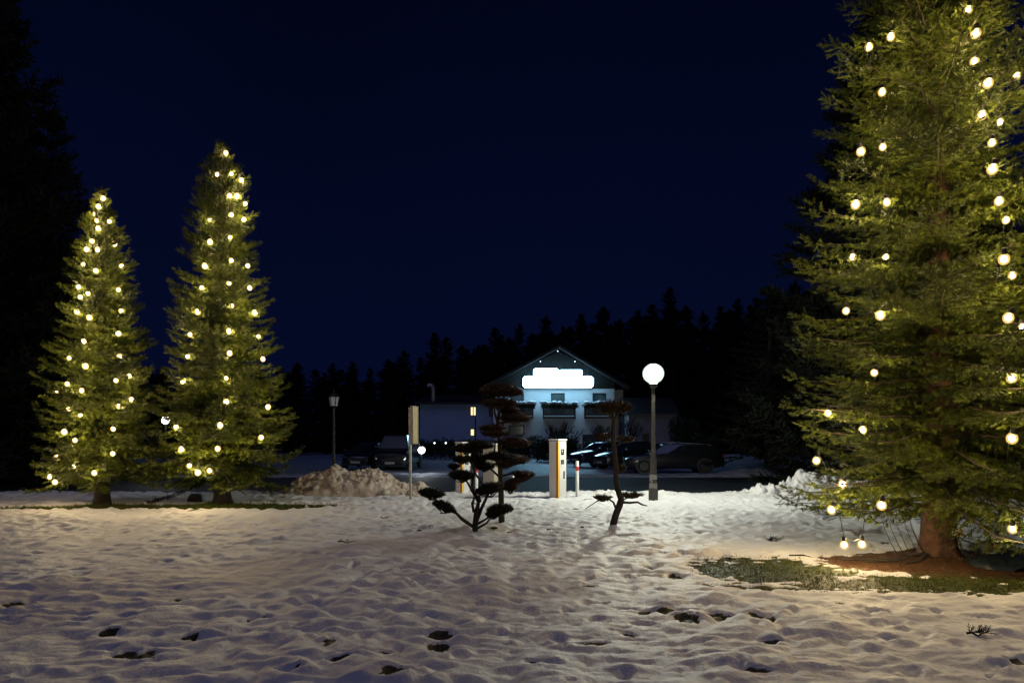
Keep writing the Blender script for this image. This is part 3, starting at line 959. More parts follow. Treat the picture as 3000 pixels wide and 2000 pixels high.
# ------------------------------------------------------------------ lit building
M_STUCCO = mat('white_stucco', (0.72, 0.73, 0.75), 0.85, var=0.08, scale=0.6, bump=0.2, bscale=18)
M_TILE = mat('dark_roof_tiles', (0.018, 0.017, 0.019), 0.6, var=0.3, scale=3)
M_BOARD = mat('dark_gable_boards', (0.008, 0.007, 0.0065), 0.6, var=0.35, scale=3)
M_BALC = mat('brown_balcony_wood', (0.085, 0.062, 0.050), 0.7, var=0.3, scale=4)
M_FRAME = mat('dark_window_frame', (0.05, 0.045, 0.042), 0.5)
M_PANE = mat('window_glass', (0.10, 0.13, 0.135), 0.12, spec=0.6, var=0.4, scale=1.5)
M_LIT = emit('lit_window', (1.0, 0.80, 0.42), 1.25)
M_SIGN = emit('sign_light', (0.34, 0.73, 1.0), 19.0)
M_HULL = mat('sign_casing', (0.10, 0.11, 0.12), 0.4, 0.5)


def wall_holes(b, x0, x1, z0, z1, y, holes, depth=0.2):
    """front wall at y facing -Y with window openings and their reveals"""
    xc = sorted({x0, x1, *[h[0] for h in holes], *[h[1] for h in holes]})
    zc = sorted({z0, z1, *[h[2] for h in holes], *[h[3] for h in holes]})
    for i in range(len(xc) - 1):
        for j in range(len(zc) - 1):
            mx, mz = (xc[i] + xc[i + 1]) / 2, (zc[j] + zc[j + 1]) / 2
            if any(h[0] < mx < h[1] and h[2] < mz < h[3] for h in holes):
                continue
            b.add([(xc[i], y, zc[j]), (xc[i + 1], y, zc[j]), (xc[i + 1], y, zc[j + 1]), (xc[i], y, zc[j + 1])], [(0, 1, 2, 3)])
    for h in holes:
        a = [(h[0], y, h[2]), (h[1], y, h[2]), (h[1], y, h[3]), (h[0], y, h[3])]
        c = [(p[0], y + depth, p[2]) for p in a]
        b.add(a + c, [(1, 0, 4, 5), (2, 1, 5, 6), (3, 2, 6, 7), (0, 3, 7, 4)])
    return b


def window(parent, x0, x1, z0, z1, y, pane_mat, mull=1, cross=False):
    f = MB(); w = 0.07
    f.bbox(x0, x1, y, y + 0.08, z0, z0 + w); f.bbox(x0, x1, y, y + 0.08, z1 - w, z1)
    f.bbox(x0, x0 + w, y, y + 0.08, z0 + w, z1 - w); f.bbox(x1 - w, x1, y, y + 0.08, z0 + w, z1 - w)
    for k in range(mull):
        x = x0 + (x1 - x0) * (k + 1) / (mull + 1)
        f.bbox(x - 0.035, x + 0.035, y + 0.005, y + 0.075, z0 + w, z1 - w)
    if cross:
        zc = z0 + (z1 - z0) * 0.66; f.bbox(x0 + w, x1 - w, y + 0.01, y + 0.07, zc - 0.025, zc + 0.025)
    fr = f.build('window', M_FRAME, parent)
    MB().bbox(x0 + w * 0.6, x1 - w * 0.6, y + 0.045, y + 0.06, z0 + w * 0.6, z1 - w * 0.6).build('pane', pane_mat, fr)
    return fr


BY = 60.0
bx0, bx1, ez = -1.65, 9.0, 5.93


def X6(px, d=BY): return (px - 1500) * d / F
def Z6(py, d=BY): return EYE + (HOR - py) * d / F


hotel = thing('guest_house', 'white gabled building under the glowing rooftop sign, three flower balconies', 'building', (0, 0, 0))
up = [(X6(1494), X6(1535), Z6(1186), Z6(1151)), (X6(1614), X6(1655), Z6(1186), Z6(1151)), (X6(1736), X6(1777), Z6(1186), Z6(1151))]
up = [(a, b, Z6(1215), d) for a, b, c, d in up]
lo = [(X6(1490), X6(1536), Z6(1276), Z6(1245)), (X6(1706), X6(1764), Z6(1304), Z6(1272)), (X6(1610), X6(1650), Z6(1310), Z6(1262))]
w = MB()
wall_holes(w, bx0, bx1, -0.2, ez, BY, up + lo, 0.22)
w.add([(bx0, BY, -0.2), (bx0, BY + 14, -0.2), (bx0, BY + 14, ez), (bx0, BY, ez)], [(0, 3, 2, 1)])
w.add([(bx1, BY, -0.2), (bx1, BY + 14, -0.2), (bx1, BY + 14, ez), (bx1, BY, ez)], [(0, 1, 2, 3)])
w.add([(bx0, BY + 14, -0.2), (bx1, BY + 14, -0.2), (bx1, BY + 14, ez), (bx0, BY + 14, ez)], [(1, 0, 3, 2)])
w.build('wall', M_STUCCO, hotel)
for q in up + lo:
    window(hotel, q[0] + 0.02, q[1] - 0.02, q[2] + 0.02, q[3] - 0.02, BY + 0.12, M_PANE, 0)
pk = (X6(1637), Z6(1022))
gx0, gx1 = bx0 - 0.9, bx1 + 1.1
# gable of vertical boards
nb = 56
for k in range(nb):
    xa = bx0 + (bx1 - bx0) * k / nb; xb = bx0 + (bx1 - bx0) * (k + 1) / nb - 0.018

    def zt(x): return (ez + 0.18 + (pk[1] - ez - 0.4) * (1 - abs(x - pk[0]) / (pk[0] - gx0 if x < pk[0] else gx1 - pk[0])))
    if zt((xa + xb) / 2) < ez + 0.1:
        continue
    g = MB(); yo = BY - 0.05 - 0.02 * (k % 2)
    g.add([(xa, yo, ez + 0.004), (xb, yo, ez + 0.004), (xb, yo, zt(xb)), (xa, yo, zt(xa)), (xa, BY + 0.1, ez + 0.004), (xb, BY + 0.1, ez + 0.004), (xb, BY + 0.1, zt(xb)), (xa, BY + 0.1, zt(xa))],
          [(0, 1, 2, 3), (5, 4, 7, 6), (1, 5, 6, 2), (4, 0, 3, 7), (3, 2, 6, 7), (4, 5, 1, 0)])
    g.build('plank', M_BOARD, hotel)
for sx, xe in ((-1, gx0), (1, gx1)):
    rf = MB()
    ze = ez - 0.10
    dx, dz = xe - pk[0], ze - pk[1]; ln = math.hypot(dx, dz); nx_, nz_ = -dz / ln * (1 if dx > 0 else -1), abs(dx) / ln
    th = 0.22
    for (y0, y1) in ((BY - 1.1, BY + 14.8),):
        a = [(pk[0], y0, pk[1]), (xe, y0, ze), (xe, y1, ze), (pk[0], y1, pk[1])]
        c = [(p[0] + nx_ * th * (1 if p[0] != pk[0] else 0), p[1], p[2] + th * nz_ if p[0] != pk[0] else p[2] + th / nz_) for p in a]
        rf.add(a + c, [(0, 1, 2, 3), (7, 6, 5, 4), (0, 4, 5, 1), (1, 5, 6, 2), (2, 6, 7, 3), (3, 7, 4, 0)])
    rf.build('roof', M_TILE, hotel)
# side annex right of the facade
MB().bbox(bx1 + 0.004, X6(1832), BY + 1.2, BY + 12, -0.2, ez - 0.02).build('annex_wall', M_STUCCO, hotel)
# balconies with flower boxes
for (c0, c1) in ((1470, 1560), (1590, 1682), (1711, 1803)):
    xa, xb = X6(c0), X6(c1); zb, zt_ = Z6(1225), Z6(1192)
    m = MB(); yb = BY - 1.05
    m.bbox(xa, xb, yb, BY - 0.004, zb - 0.02, zb + 0.13)
    bal = m.build('balcony', M_BALC, hotel)
    n = 24
    for k in range(n):
        x = xa + 0.04 + (xb - xa - 0.08) * k / (n - 1)
        MB().bbox(x - 0.052, x + 0.052, yb + 0.012, yb + 0.042, zb + 0.20, zt_ - 0.06).build('slat', M_BALC, bal)
    r = MB(); r.bbox(xa, xb, yb - 0.01, yb + 0.07, zt_ - 0.05, zt_ + 0.03); r.bbox(xa, xb, yb + 0.046, yb + 0.08, zb + 0.28, zb + 0.36)
    for x in (xa, xb):
        r.bbox(x - 0.045, x + 0.045, yb - 0.012, yb + 0.075, zb - 0.1, zt_ - 0.054)
        r.bbox(x - 0.03, x + 0.03, yb + 0.08, BY - 0.006, zt_ - 0.05, zt_ + 0.02)
        for q in range(6):
            yy = yb + 0.16 + q * 0.15; r.bbox(x - 0.02, x + 0.02, yy - 0.045, yy + 0.045, zb + 0.132, zt_ - 0.055)
    r.build('railing', M_BALC, bal)
    fb = MB(); fb.bbox(xa - 0.1, xb + 0.1, yb - 0.24, yb - 0.015, zt_ - 0.14, zt_ + 0.08)
    fbo = fb.build('flower_box', M_BALC, bal)
    n = 420
    O = np.stack([RNG.uniform(xa - 0.2, xb + 0.2, n), RNG.uniform(yb - 0.30, yb, n), RNG.uniform(zt_ - 0.12, zt_ + 0.16, n)], 1)
    D = np.stack([RNG.normal(0, 0.6, n), RNG.normal(-0.35, 0.4, n), RNG.normal(0.35, 0.5, n)], 1); D /= np.linalg.norm(D, axis=1)[:, None]
    # evergreen sprigs and a lumpy cap of snow on them
    mm = foliage_mesh('sprigs', O, D, RNG.uniform(0.14, 0.28, n), 1.0, RNG.random(n), needle_template(8, 0.12, 0.04, 0.8, 5))
    link('sprigs', mm, M_HEDGE, bal)
    sc = MB()
    x = xa - 0.1
    while x < xb + 0.1:
        s = random.uniform(0.13, 0.24)
        if random.random() < 0.8:
            sc.ico((x, yb - 0.19, zt_ + 0.31 + random.uniform(-0.03, 0.05)), s, 2, (1.3, 1.0, 0.75), 0.12)
        x += s * 1.25
    sc.build('snow_cap', M_SNOWCAP, bal, True, 80)
# three small gable spots
for px, py in ((1583, 1059), (1684, 1059), (1634, 1029)):
    p = Vector((X6(px), BY - 0.16 if py > 1040 else BY - 0.14, Z6(py)))
    sp = MB().ico((p.x, p.y, p.z), 0.04, 1); sp.build('gable_lamp', emit('gable_lamp_light', (0.75, 0.9, 1.0), 5.0), hotel)

# the illuminated sign in front of the gable
sy = BY - 0.95
sg = thing('roof_sign', 'blazing blue white two-tier illuminated sign on the gable', 'sign', (0, sy, 0))


def signbox(x0, x1, z0, z1, y0, y1, mt, nm):
    r = (z1 - z0) * 0.32; n = 5
    pts = []
    for cx, cz, a0 in ((x1 - r, z0 + r, -90), (x1 - r, z1 - r, 0), (x0 + r, z1 - r, 90), (x0 + r, z0 + r, 180)):
        for k in range(n + 1):
            a = R(a0 + 90 * k / n); pts.append((cx + r * math.cos(a), cz + r * math.sin(a)))
    m = MB(); k = len(pts)
    m.add([(x, y0, z) for x, z in pts] + [(x, y1, z) for x, z in pts], [tuple(range(k)), tuple(reversed(range(k, 2 * k)))] + [((i + 1) % k, i, k + i, k + (i + 1) % k) for i in range(k)])
    o = m.build(nm, mt, sg)
    q = MB(); q.add([(x, y1 + 0.001, z) for x, z in pts] + [(x, y1 + 0.03, z) for x, z in pts], [tuple(range(k)), tuple(reversed(range(k, 2 * k)))] + [((i + 1) % k, i, k + i, k + (i + 1) % k) for i in range(k)])
    q.build('back_plate', M_HULL, o)
    return o


signbox(X6(1531), X6(1735), Z6(1138), Z6(1104), 0.0, 0.28, M_SIGN, 'lower_panel')
signbox(X6(1562), X6(1634), Z6(1104) + 0.006, Z6(1082), 0.0, 0.26, M_SIGN, 'upper_panel')
signbox(X6(1636), X6(1703), Z6(1104) + 0.006, Z6(1086), 0.0, 0.26, M_SIGN, 'upper_panel')
fr = MB()
for px in (1545, 1600, 1670, 1720):
    fr.bbox(X6(px) - 0.03, X6(px) + 0.03, 0.32, 0.86, Z6(1120) - 0.03, Z6(1120) + 0.03)
fr.bbox(X6(1535), X6(1731), 0.315, 0.36, Z6(1122) - 0.04, Z6(1122) + 0.04)
fr.build('bracket', M_HULL, sg)

# left wing with the two lit windows
WY = 62.0
wing = thing('side_wing', 'low dark blue looking wing with two small lit windows left of the gabled building', 'building', (0, 0, 0))
wx0, wx1, wz = X6(1230, WY), bx0 - 0.01, Z6(1184, WY)
wh = [(X6(1377, WY), X6(1395.5, WY), Z6(1218, WY), Z6(1190, WY)), (X6(1377, WY), X6(1390.5, WY), Z6(1277, WY), Z6(1255, WY)), (X6(1432, WY), X6(1444, WY), Z6(1221, WY), Z6(1192, WY))]
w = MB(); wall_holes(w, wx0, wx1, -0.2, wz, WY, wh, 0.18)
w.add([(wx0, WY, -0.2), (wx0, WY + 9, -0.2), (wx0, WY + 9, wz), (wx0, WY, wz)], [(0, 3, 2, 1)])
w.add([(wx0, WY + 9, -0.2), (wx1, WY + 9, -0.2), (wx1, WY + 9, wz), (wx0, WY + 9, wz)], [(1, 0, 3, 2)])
w.build('wall', mat('blue_lit_white_stucco', (0.28, 0.38, 0.62), 0.85, var=0.10, scale=0.5, bump=0.2, bscale=18), wing)  # blue night light on a white wall is put into the wall colour
window(wing, wh[0][0], wh[0][1], wh[0][2], wh[0][3], WY + 0.06, M_LIT, 1)
window(wing, wh[1][0], wh[1][1], wh[1][2], wh[1][3], WY + 0.06, M_LIT, 0)
window(wing, wh[2][0], wh[2][1], wh[2][2], wh[2][3], WY + 0.06, M_PANE, 0)
rf = MB(); rf.add([(wx0 - 0.5, WY - 0.5, wz), (wx1, WY - 0.5, wz), (wx1, WY + 9.5, wz + 1.3), (wx0 - 0.5, WY + 9.5, wz + 1.3),
                   (wx0 - 0.5, WY - 0.5, wz + 0.16), (wx1, WY - 0.5, wz + 0.16), (wx1, WY + 9.5, wz + 1.46), (wx0 - 0.5, WY + 9.5, wz + 1.46)],
                  [(3, 2, 1, 0), (4, 5, 6, 7), (0, 1, 5, 4), (1, 2, 6, 5), (2, 3, 7, 6), (3, 0, 4, 7)])
rf.build('roof', M_TILE, wing)
MB().tube([(X6(1393, WY), WY - 0.06, Z6(1222, WY)), (X6(1393, WY), WY - 0.06, -0.2)], 0.05, 8).build('downpipe', M_BLACKMETAL, wing)
vz = wz + 0.2
vx = X6(1266, WY)
MB().tube([(vx, WY + 1.0, vz - 0.1), (vx, WY + 1.0, vz + 1.15), (vx - 0.04, WY + 1.0, vz + 1.42), (vx - 0.18, WY + 1.0, vz + 1.6), (vx - 0.38, WY + 1.0, vz + 1.62), (vx - 0.5, WY + 1.0, vz + 1.5)], [0.22, 0.22, 0.22, 0.21, 0.2, 0.2], 12).build('vent_pipe', M_STEEL, wing, True, 50)

# dim garage right of the building
garage = thing('garage', 'dim grey shed right of the white building behind the parked cars', 'building', (0, 0, 0))
gy = 56.0
w = MB(); gh = [(X6(1882, gy), X6(1902, gy), Z6(1294, gy), Z6(1270, gy))]
wall_holes(w, X6(1842, gy), X6(1985, gy), -0.2, Z6(1212, gy), gy, gh, 0.16)
w.add([(X6(1985, gy), gy, -0.2), (X6(1985, gy), gy + 6, -0.2), (X6(1985, gy), gy + 6, Z6(1212, gy)), (X6(1985, gy), gy, Z6(1212, gy))], [(0, 1, 2, 3)])
w.add([(X6(1842, gy), gy, -0.2), (X6(1842, gy), gy + 6, -0.2), (X6(1842, gy), gy + 6, Z6(1212, gy)), (X6(1842, gy), gy, Z6(1212, gy))], [(0, 3, 2, 1)])
w.build('wall', mat('grey_render', (0.22, 0.20, 0.21), 0.9, var=0.25, scale=0.9), garage)
window(garage, gh[0][0], gh[0][1], gh[0][2], gh[0][3], gy + 0.06, mat('dull_glass', (0.10, 0.09, 0.06), 0.2), 1, True)
rf = MB(); x0, x1, zz = X6(1836, gy), X6(1991, gy), Z6(1212, gy)
rf.add([(x0, gy - 0.4, zz), (x1, gy - 0.4, zz), (x1, gy + 3, zz + 1.5), (x0, gy + 3, zz + 1.5), (x0, gy + 6.4, zz), (x1, gy + 6.4, zz)], [(0, 1, 2, 3), (3, 2, 5, 4), (0, 3, 4), (1, 5, 2), (0, 4, 5, 1)])
rf.build('roof', M_TILE, garage)


# ------------------------------------------------------------------ shrubs before the facade
def hedge(label, x0, x1, y0, y1, z1, n, seed):
    r = np.random.default_rng(seed)
    t = thing('hedge', label, 'hedge', ((x0 + x1) / 2, (y0 + y1) / 2, 0))
    O = np.stack([r.uniform(x0, x1, n), r.uniform(y0, y1, n), np.zeros(n)], 1)
    top = z1 * (0.82 + 0.30 * pn(O[:, 0] / 0.9, O[:, 1] / 0.9, seed) + 0.25 * pn(O[:, 0] / 0.35, O[:, 1], seed + 1))
    O[:, 2] = top * r.uniform(0.0, 1.0, n) ** 0.6
    D = r.normal(0, 0.6, (n, 3)); D[:, 2] += 0.6; D[:, 1] -= 0.3; D /= np.linalg.norm(D, axis=1)[:, None]
    O -= np.array(((x0 + x1) / 2, (y0 + y1) / 2, 0.1))
    link('foliage', foliage_mesh('foliage', O, D, r.uniform(0.18, 0.34, n), 1.0, r.random(n), needle_template(8, 0.16, 0.06, 0.7, seed)), M_HEDGE, t)
    s = MB()
    for k in range(max(3, int((x1 - x0) / 0.7))):
        x = (x0 - x1) / 2 + (x1 - x0) * (k + 0.5) / max(3, int((x1 - x0) / 0.7))
        s.tube([(x, 0, -0.15), (x + 0.1, 0, z1 * 0.4), (x + random.uniform(-0.2, 0.2), 0, z1 * 0.75)], [0.035, 0.025, 0.01], 5)
    s.build('stems', M_DARKBARK, t)
    return t


hedge('dark clipped hedge below the left balcony of the white building', X6(1470, 57), X6(1585, 57), 56.6, 58.2, 1.9, 1500, 81)
hedge('dark bulky shrub behind the charging column with orange stripe', X6(1570, 50), X6(1690, 50), 49.2, 51.0, 1.75, 1500, 82)
hedge('dark shrubs below the right balcony of the white building', X6(1700, 54), X6(1850, 54), 53.3, 54.8, 1.35, 1300, 83)
hedge('long dark hedge in front of the wing with lit windows', X6(1225, 55), X6(1460, 55), 54.2, 55.6, 1.55, 2200, 84)
hedge('round dark bush right of the parked estate car', X6(2035, 46), X6(2095, 46), 45.3, 46.5, 2.0, 700, 85)
hedge('tall dark bush right of the grey shed', X6(1965, 52), X6(2040, 52), 51.0, 52.6, 3.4, 1300, 86)


def bare_tree(label, base, h, spread, trunk_r, seed, name='bare_tree', levels=4, low=0.35, nmain=7, up=0.55):
    rr = random.Random(seed)
    t = thing(name, label, 'tree', (base[0], base[1], 0))
    b = MB(); tw = MB()
    b.tube([(0, 0, -0.2), (0.02, 0, h * low * 0.5), (0.0, 0.03, h * low)], [trunk_r * 1.25, trunk_r, trunk_r * 0.9], 8)

    def grow(p, d, ln, r, lv):
        m = p + d * ln * 0.5 + Vector((rr.uniform(-1, 1), rr.uniform(-1, 1), rr.uniform(-1, 1))) * ln * 0.10
        q = p + d * ln + Vector((0, 0, ln * 0.12))
        (b if lv > 1 else tw).tube([p, m, q], [r, r * 0.8, r * 0.55], 5 if lv > 1 else 3, False)
        if lv <= 0:
            return
        for k in range(3):
            nd = (d + Vector((rr.uniform(-1, 1), rr.uniform(-1, 1), rr.uniform(-0.5, 1))) * 0.75).normalized()
            st = p.lerp(q, rr.uniform(0.55, 1.0))
            grow(st, nd, ln * rr.uniform(0.5, 0.75), r * 0.55, lv - 1)
    for k in range(nmain):
        a = 6.283 * k / nmain + rr.uniform(-0.3, 0.3)
        d = Vector((math.cos(a) * spread, math.sin(a) * spread, up + rr.uniform(-0.1, 0.4))).normalized()
        grow(Vector((0, 0, h * low * rr.uniform(0.75, 1.0))), d, h * 0.28, trunk_r * 0.5, levels - 1)
    b.build('trunk', M_DARKBARK, t, True, 80)
    tw.build('twigs', M_TWIG, t)
    return t


bare_tree('gnarled bare tree in front of the middle balcony', (X6(1637, 54), 54.0), 3.2, 0.9, 0.2, 5, levels=4, low=0.42, nmain=8, up=0.5)
bare_tree('bare bushy tree in front of the right balcony', (X6(1760, 54), 53.5), 3.2, 0.55, 0.16, 6, levels=4, low=0.3, nmain=9, up=0.9)
bare_tree('small windswept shrub on the white wall right of the middle balcony', (X6(1676, 55), 55.0), 2.3, 1.0, 0.07, 8, levels=4, low=0.75, nmain=5, up=0.3)
bare_tree('thin bare tree beside the grey shed', (X6(1850, 50), 50.0), 3.6, 0.5, 0.10, 9, levels=4, low=0.35, nmain=6, up=1.0)

# ------------------------------------------------------------------ cars
M_TYRE = mat('tyre_rubber', (0.015, 0.015, 0.015), 0.85)
M_RIM = mat('alloy_rim', (0.07, 0.07, 0.075), 0.4, 0.8)
M_GLASS = mat('car_glass', (0.012, 0.016, 0.018), 0.05, spec=0.8)
M_HEAD = mat('headlight_glass', (0.07, 0.075, 0.08), 0.2, 0.2)
M_TAIL = mat('tail_light', (0.22, 0.012, 0.012), 0.2)
M_TRIM = mat('black_trim', (0.014, 0.014, 0.015), 0.45)
M_PLATE = mat('number_plate', (0.28, 0.28, 0.27), 0.5)


def car(label, loc, rz, paint, L=4.7, Wd=1.8, H=1.46, kind='wagon', name='parked_car', group='parked cars'):
    t = thing(name, label, 'car' if kind != 'van' else 'van', loc, rz, group)
    hw = Wd / 2
    if kind == 'van':
        sx = [0, .015, .05, .12, .2, .3, .6, .9, .98, 1.0]; zt = [.62, .86, 1.0, 1.08, 1.14, 1.16, 1.16, 1.16, 1.14, 1.0]
        ww = [.74, .9, .96, .99, 1, 1, 1, 1, .97, .93]; gb = (.17, .995, .30, .97); belt = 1.14
    elif kind == 'hatch':
        sx = [0, .015, .05, .12, .24, .42, .65, .88, .97, 1.0]; zt = [.52, .68, .76, .84, .93, .96, .98, 1.0, .98, .8]
        ww = [.60, .80, .9, .97, 1, 1, 1, .97, .9, .8]; gb = (.23, .985, .41, .86); belt = .95
    else:
        sx = [0, .012, .045, .12, .26, .42, .65, .88, .97, 1.0]; zt = [.50, .66, .74, .81, .91, .93, .95, .97, .96, .78]
        ww = [.62, .82, .92, .98, 1, 1, 1, .98, .93, .86]; gb = (.25, .985, .395, .905); belt = .93
    zb = [.30, .22, .2, .2, .2, .2, .2, .22, .3, .4]
    hs = H / 1.46 if kind != 'van' else 1.0
    body = MB(); rows = []
    for x, z, w_, b0 in zip(sx, zt, ww, zb):
        z *= hs
        ring = [(-.80, b0), (-.95, b0 + .10), (-1.0, b0 + .28), (-.985, z * .80), (-.93, z - .03), (-.80, z + .005), (0, z + .02), (.80, z + .005), (.93, z - .03), (.985, z * .80), (1.0, b0 + .28), (.95, b0 + .10), (.80, b0)]
        rows.append([(-L / 2 + x * L, y * hw * w_, zz) for y, zz in ring])
    n = len(rows[0]); V = [p for r_ in rows for p in r_]; Fc = []
    for i in range(len(rows) - 1):
        for k in range(n - 1):
            Fc.append((i * n + k, i * n + k + 1, (i + 1) * n + k + 1, (i + 1) * n + k))
        Fc.append((i * n + n - 1, i * n, (i + 1) * n, (i + 1) * n + n - 1))
    Fc.append(tuple(reversed(range(n)))); Fc.append(tuple((len(rows) - 1) * n + k for k in range(n)))
    body.add(V, Fc)
    a0, a1, c0, c1 = gb
    bz = belt * hs - 0.02

    def Sf(u, v, s):
        x = (a0 + (a1 - a0) * u) * (1 - v) + (c0 + (c1 - c0) * u) * v
        top = H - 0.03 - 0.09 * (2 * u - 0.85) ** 2 * (1 if kind != 'van' else 0.35)
        z = bz + (top - bz) * v
        y = hw * (0.93 - 0.20 * v ** 1.3) * (1 - 0.08 * (2 * u - 1) ** 4)
        return (-L / 2 + x * L, s * y, z)
    nu, nv = 14, 5
    V = []; Fc = []
    for i in range(nu + 1):
        u = i / nu
        col = [Sf(u, j / nv, -1) for j in range(nv + 1)]
        tz = col[-1][2]
        col += [(col[-1][0], -0.5 * hw, tz + 0.035), (col[-1][0], 0, tz + 0.045), (col[-1][0], 0.5 * hw, tz + 0.035)]
        col += [Sf(u, j / nv, 1) for j in reversed(range(nv + 1))]
        V += col; m_ = len(col)
    for i in range(nu):
        for k in range(m_ - 1):
            Fc.append((i * m_ + k, (i + 1) * m_ + k, (i + 1) * m_ + k + 1, i * m_ + k + 1))
    Fc.append(tuple(range(m_))); Fc.append(tuple(nu * m_ + k for k in reversed(range(m_))))
    body.add(V, Fc)
    body.build('body', paint, t, True, 32)

    def patch(u0, u1, v0, v1, s, nm, mt, du0=0.0):
        m = MB(); k = 6; vs = []
        for i in range(k + 1):
            for j in (0, 1, 2):
                v = v0 + (v1 - v0) * j / 2
                p = Sf(u0 + du0 * j / 2 * 0 + (u1 - u0) * i / k, v, s); vs.append((p[0], p[1] + s * 0.007, p[2]))
        fs = []
        for i in range(k):
            for j in (0, 1):
                q = (i * 3 + j, (i + 1) * 3 + j, (i + 1) * 3 + j + 1, i * 3 + j + 1)
                fs.append(q if s < 0 else tuple(reversed(q)))
        m.add(vs, fs); return m.build(nm, mt, t, True)
    for s in (-1, 1):
        if kind == 'van':
            rng_ = ((.04, .20), (.24, .56), (.60, .95))
        else:
            rng_ = ((.07, .40), (.435, .70), (.735, .94))
        for (u0, u1) in rng_:
            patch(u0, u1, .10, .86, s, 'side_window', M_GLASS)
    for u, nm, dx in ((0.0, 'windscreen', -0.008), (1.0, 'rear_window', 0.008)):
        m = MB(); vs = []
        for j in range(5):
            v = .06 + .86 * j / 4
            for y in (-1, -.5, 0, .5, 1):
                p = Sf(u, v, 1); vs.append((p[0] + dx - (0.03 * (1 - y * y) if u == 0 else -0.02 * (1 - y * y)), y * (p[1] - 0.07), p[2] + 0.004))
        fs = [(j * 5 + k, j * 5 + k + 1, (j + 1) * 5 + k + 1, (j + 1) * 5 + k) for j in range(4) for k in range(4)]
        m.add(vs, fs if u else [tuple(reversed(f)) for f in fs]); m.build(nm, M_GLASS if kind != 'van' else mat('pale_reflection_glass', (0.06, 0.065, 0.09), 0.35), t, True)  # van glass: the pale bluish reflection is painted into its colour
    r = 0.33 if kind != 'van' else 0.35
    for wxf in (.185, .80):
        for s in (-1, 1):
            x = -L / 2 + wxf * L; y = s * (hw - 0.10)
            ar = MB(); ar.lathe([(r + 0.075, -0.012), (r + 0.075, 0.03), (r - 0.02, 0.03), (r - 0.02, -0.012)], 24)
            ao = ar.mesh('wheel_arch', True, 30)
            oa = link('wheel_arch', ao, M_TRIM, t, (x, s * (hw - 0.005), r + 0.01)); oa.rotation_euler = (R(90), 0, 0)
            wh = bpy.data.objects.new('wheel', None); COL.objects.link(wh); wh.parent = t; wh.location = (x, s * (hw - 0.06), r); wh.rotation_euler = (R(90) * s, 0, 0)
            MB().lathe([(r * .62, -.09), (r * .93, -.10), (r, -.07), (r, .07), (r * .93, .10), (r * .62, .09)], 24).build('tyre', M_TYRE, wh, True, 40)
            rm = MB(); rm.lathe([(r * .12, -.105), (r * .10, -.06), (r * .10, .0)], 10)
            rm.lathe([(r * .64, -.10), (r * .60, -.07), (r * .60, .05)], 20)
            for q in range(5):
                a = 6.283 * q / 5; rm.box((math.cos(a) * r * .36, math.sin(a) * r * .36, -.085), (r * .54, r * .15, .03), a)
            rm.build('rim', M_RIM, wh, True, 40)
    zs = hs
    for s in (-1, 1):
        MB().ico((-L / 2 + .16, s * hw * .70, .66 * zs), .12, 2, (1.15, 1.3, .55)).build('headlight', M_HEAD, t, True)
        MB().box((L / 2 - .06, s * hw * .76, .86 * zs if kind != 'van' else 1.0), (.10, .22, .20 if kind != 'van' else .5)).build('tail_light', M_TAIL, t, bevel=0.02)
        px_ = Sf(.06, .05, s)
        mm = MB().ico((px_[0] - .02, s * (hw + .07), px_[2] + .08), .10, 2, (.65, 1.0, .75)); mm.bbox(px_[0] - .03, px_[0] + .03, min(s * (hw - .05), s * hw), max(s * (hw - .05), s * hw) + .0, px_[2] + .03, px_[2] + .07)
        mm.build('mirror', paint, t, True, 50)
    MB().bbox(-L / 2 - .012, -L / 2 + .05, -.5 * hw, .5 * hw, .46 * zs, .60 * zs).build('grille', M_TRIM, t, bevel=0.01)
    MB().bbox(-L / 2 - .03, -L / 2 + .02, -.26, .26, .34, .45).build('number_plate', M_PLATE, t)
    MB().bbox(-L / 2 - .012, -L / 2 + .12, -.80 * hw, .80 * hw, .225, .30).build('bumper', M_TRIM, t, bevel=0.01)
    MB().bbox(L / 2 - .10, L / 2 + .012, -.80 * hw, .80 * hw, .30, .52).build('bumper', M_TRIM, t, bevel=0.01)
    if kind == 'wagon':
        for s in (-1, 1):
            p0, p1 = Sf(.1, 1, s), Sf(.95, 1, s)
            MB().tube([(p0[0], p0[1] * .95, p0[2] + .02), (p0[0] + .15, p0[1] * .95, p0[2] + .085), (0.1, p0[1] * .95, H + .035), (p1[0] - .15, p1[1] * .95, p1[2] + .06), (p1[0], p1[1] * .95, p1[2] + .01)], .018, 6).build('roof_rail', M_STEEL, t, True)
    return t


def paint(nm, c):
    return mat('paint_' + nm, c, 0.28, 0.3, coat=1.0, spec=0.6)


GZ = -0.1
d = 34.0
car('dark estate car seen from its left side behind the lit street lamp', ((1977 - 1500) * d / F, d + 0.6, GZ), R(-3), paint('anthracite', (0.009, 0.009, 0.012)), 4.85, 1.85, 1.47, 'wagon')
d = 38.5
car('dark hatchback with gleaming windscreen peeking out behind the estate car', ((1850 - 1500) * d / F, d, GZ), R(24), paint('black', (0.012, 0.013, 0.015)), 4.2, 1.78, 1.52, 'hatch')
d = 43.0
car('dark saloon with snow gleam on its roof, between charging column and hatchback', ((1768 - 1500) * d / F, d, GZ), R(30), paint('navy', (0.012, 0.018, 0.035)), 4.4, 1.78, 1.48, 'hatch')
d = 36.5
car('black van facing the camera left of the tall sign post', ((1149 - 1500) * d / F, d + 2.2, GZ), R(88), paint('jet', (0.010, 0.010, 0.011)), 4.9, 1.92, 1.92, 'van')
d = 37.5
car('black car facing the camera between lantern and van', ((1050 - 1500) * d / F, d + 2.1, GZ), R(86), paint('soot', (0.010, 0.010, 0.012)), 4.3, 1.78, 1.47, 'hatch')

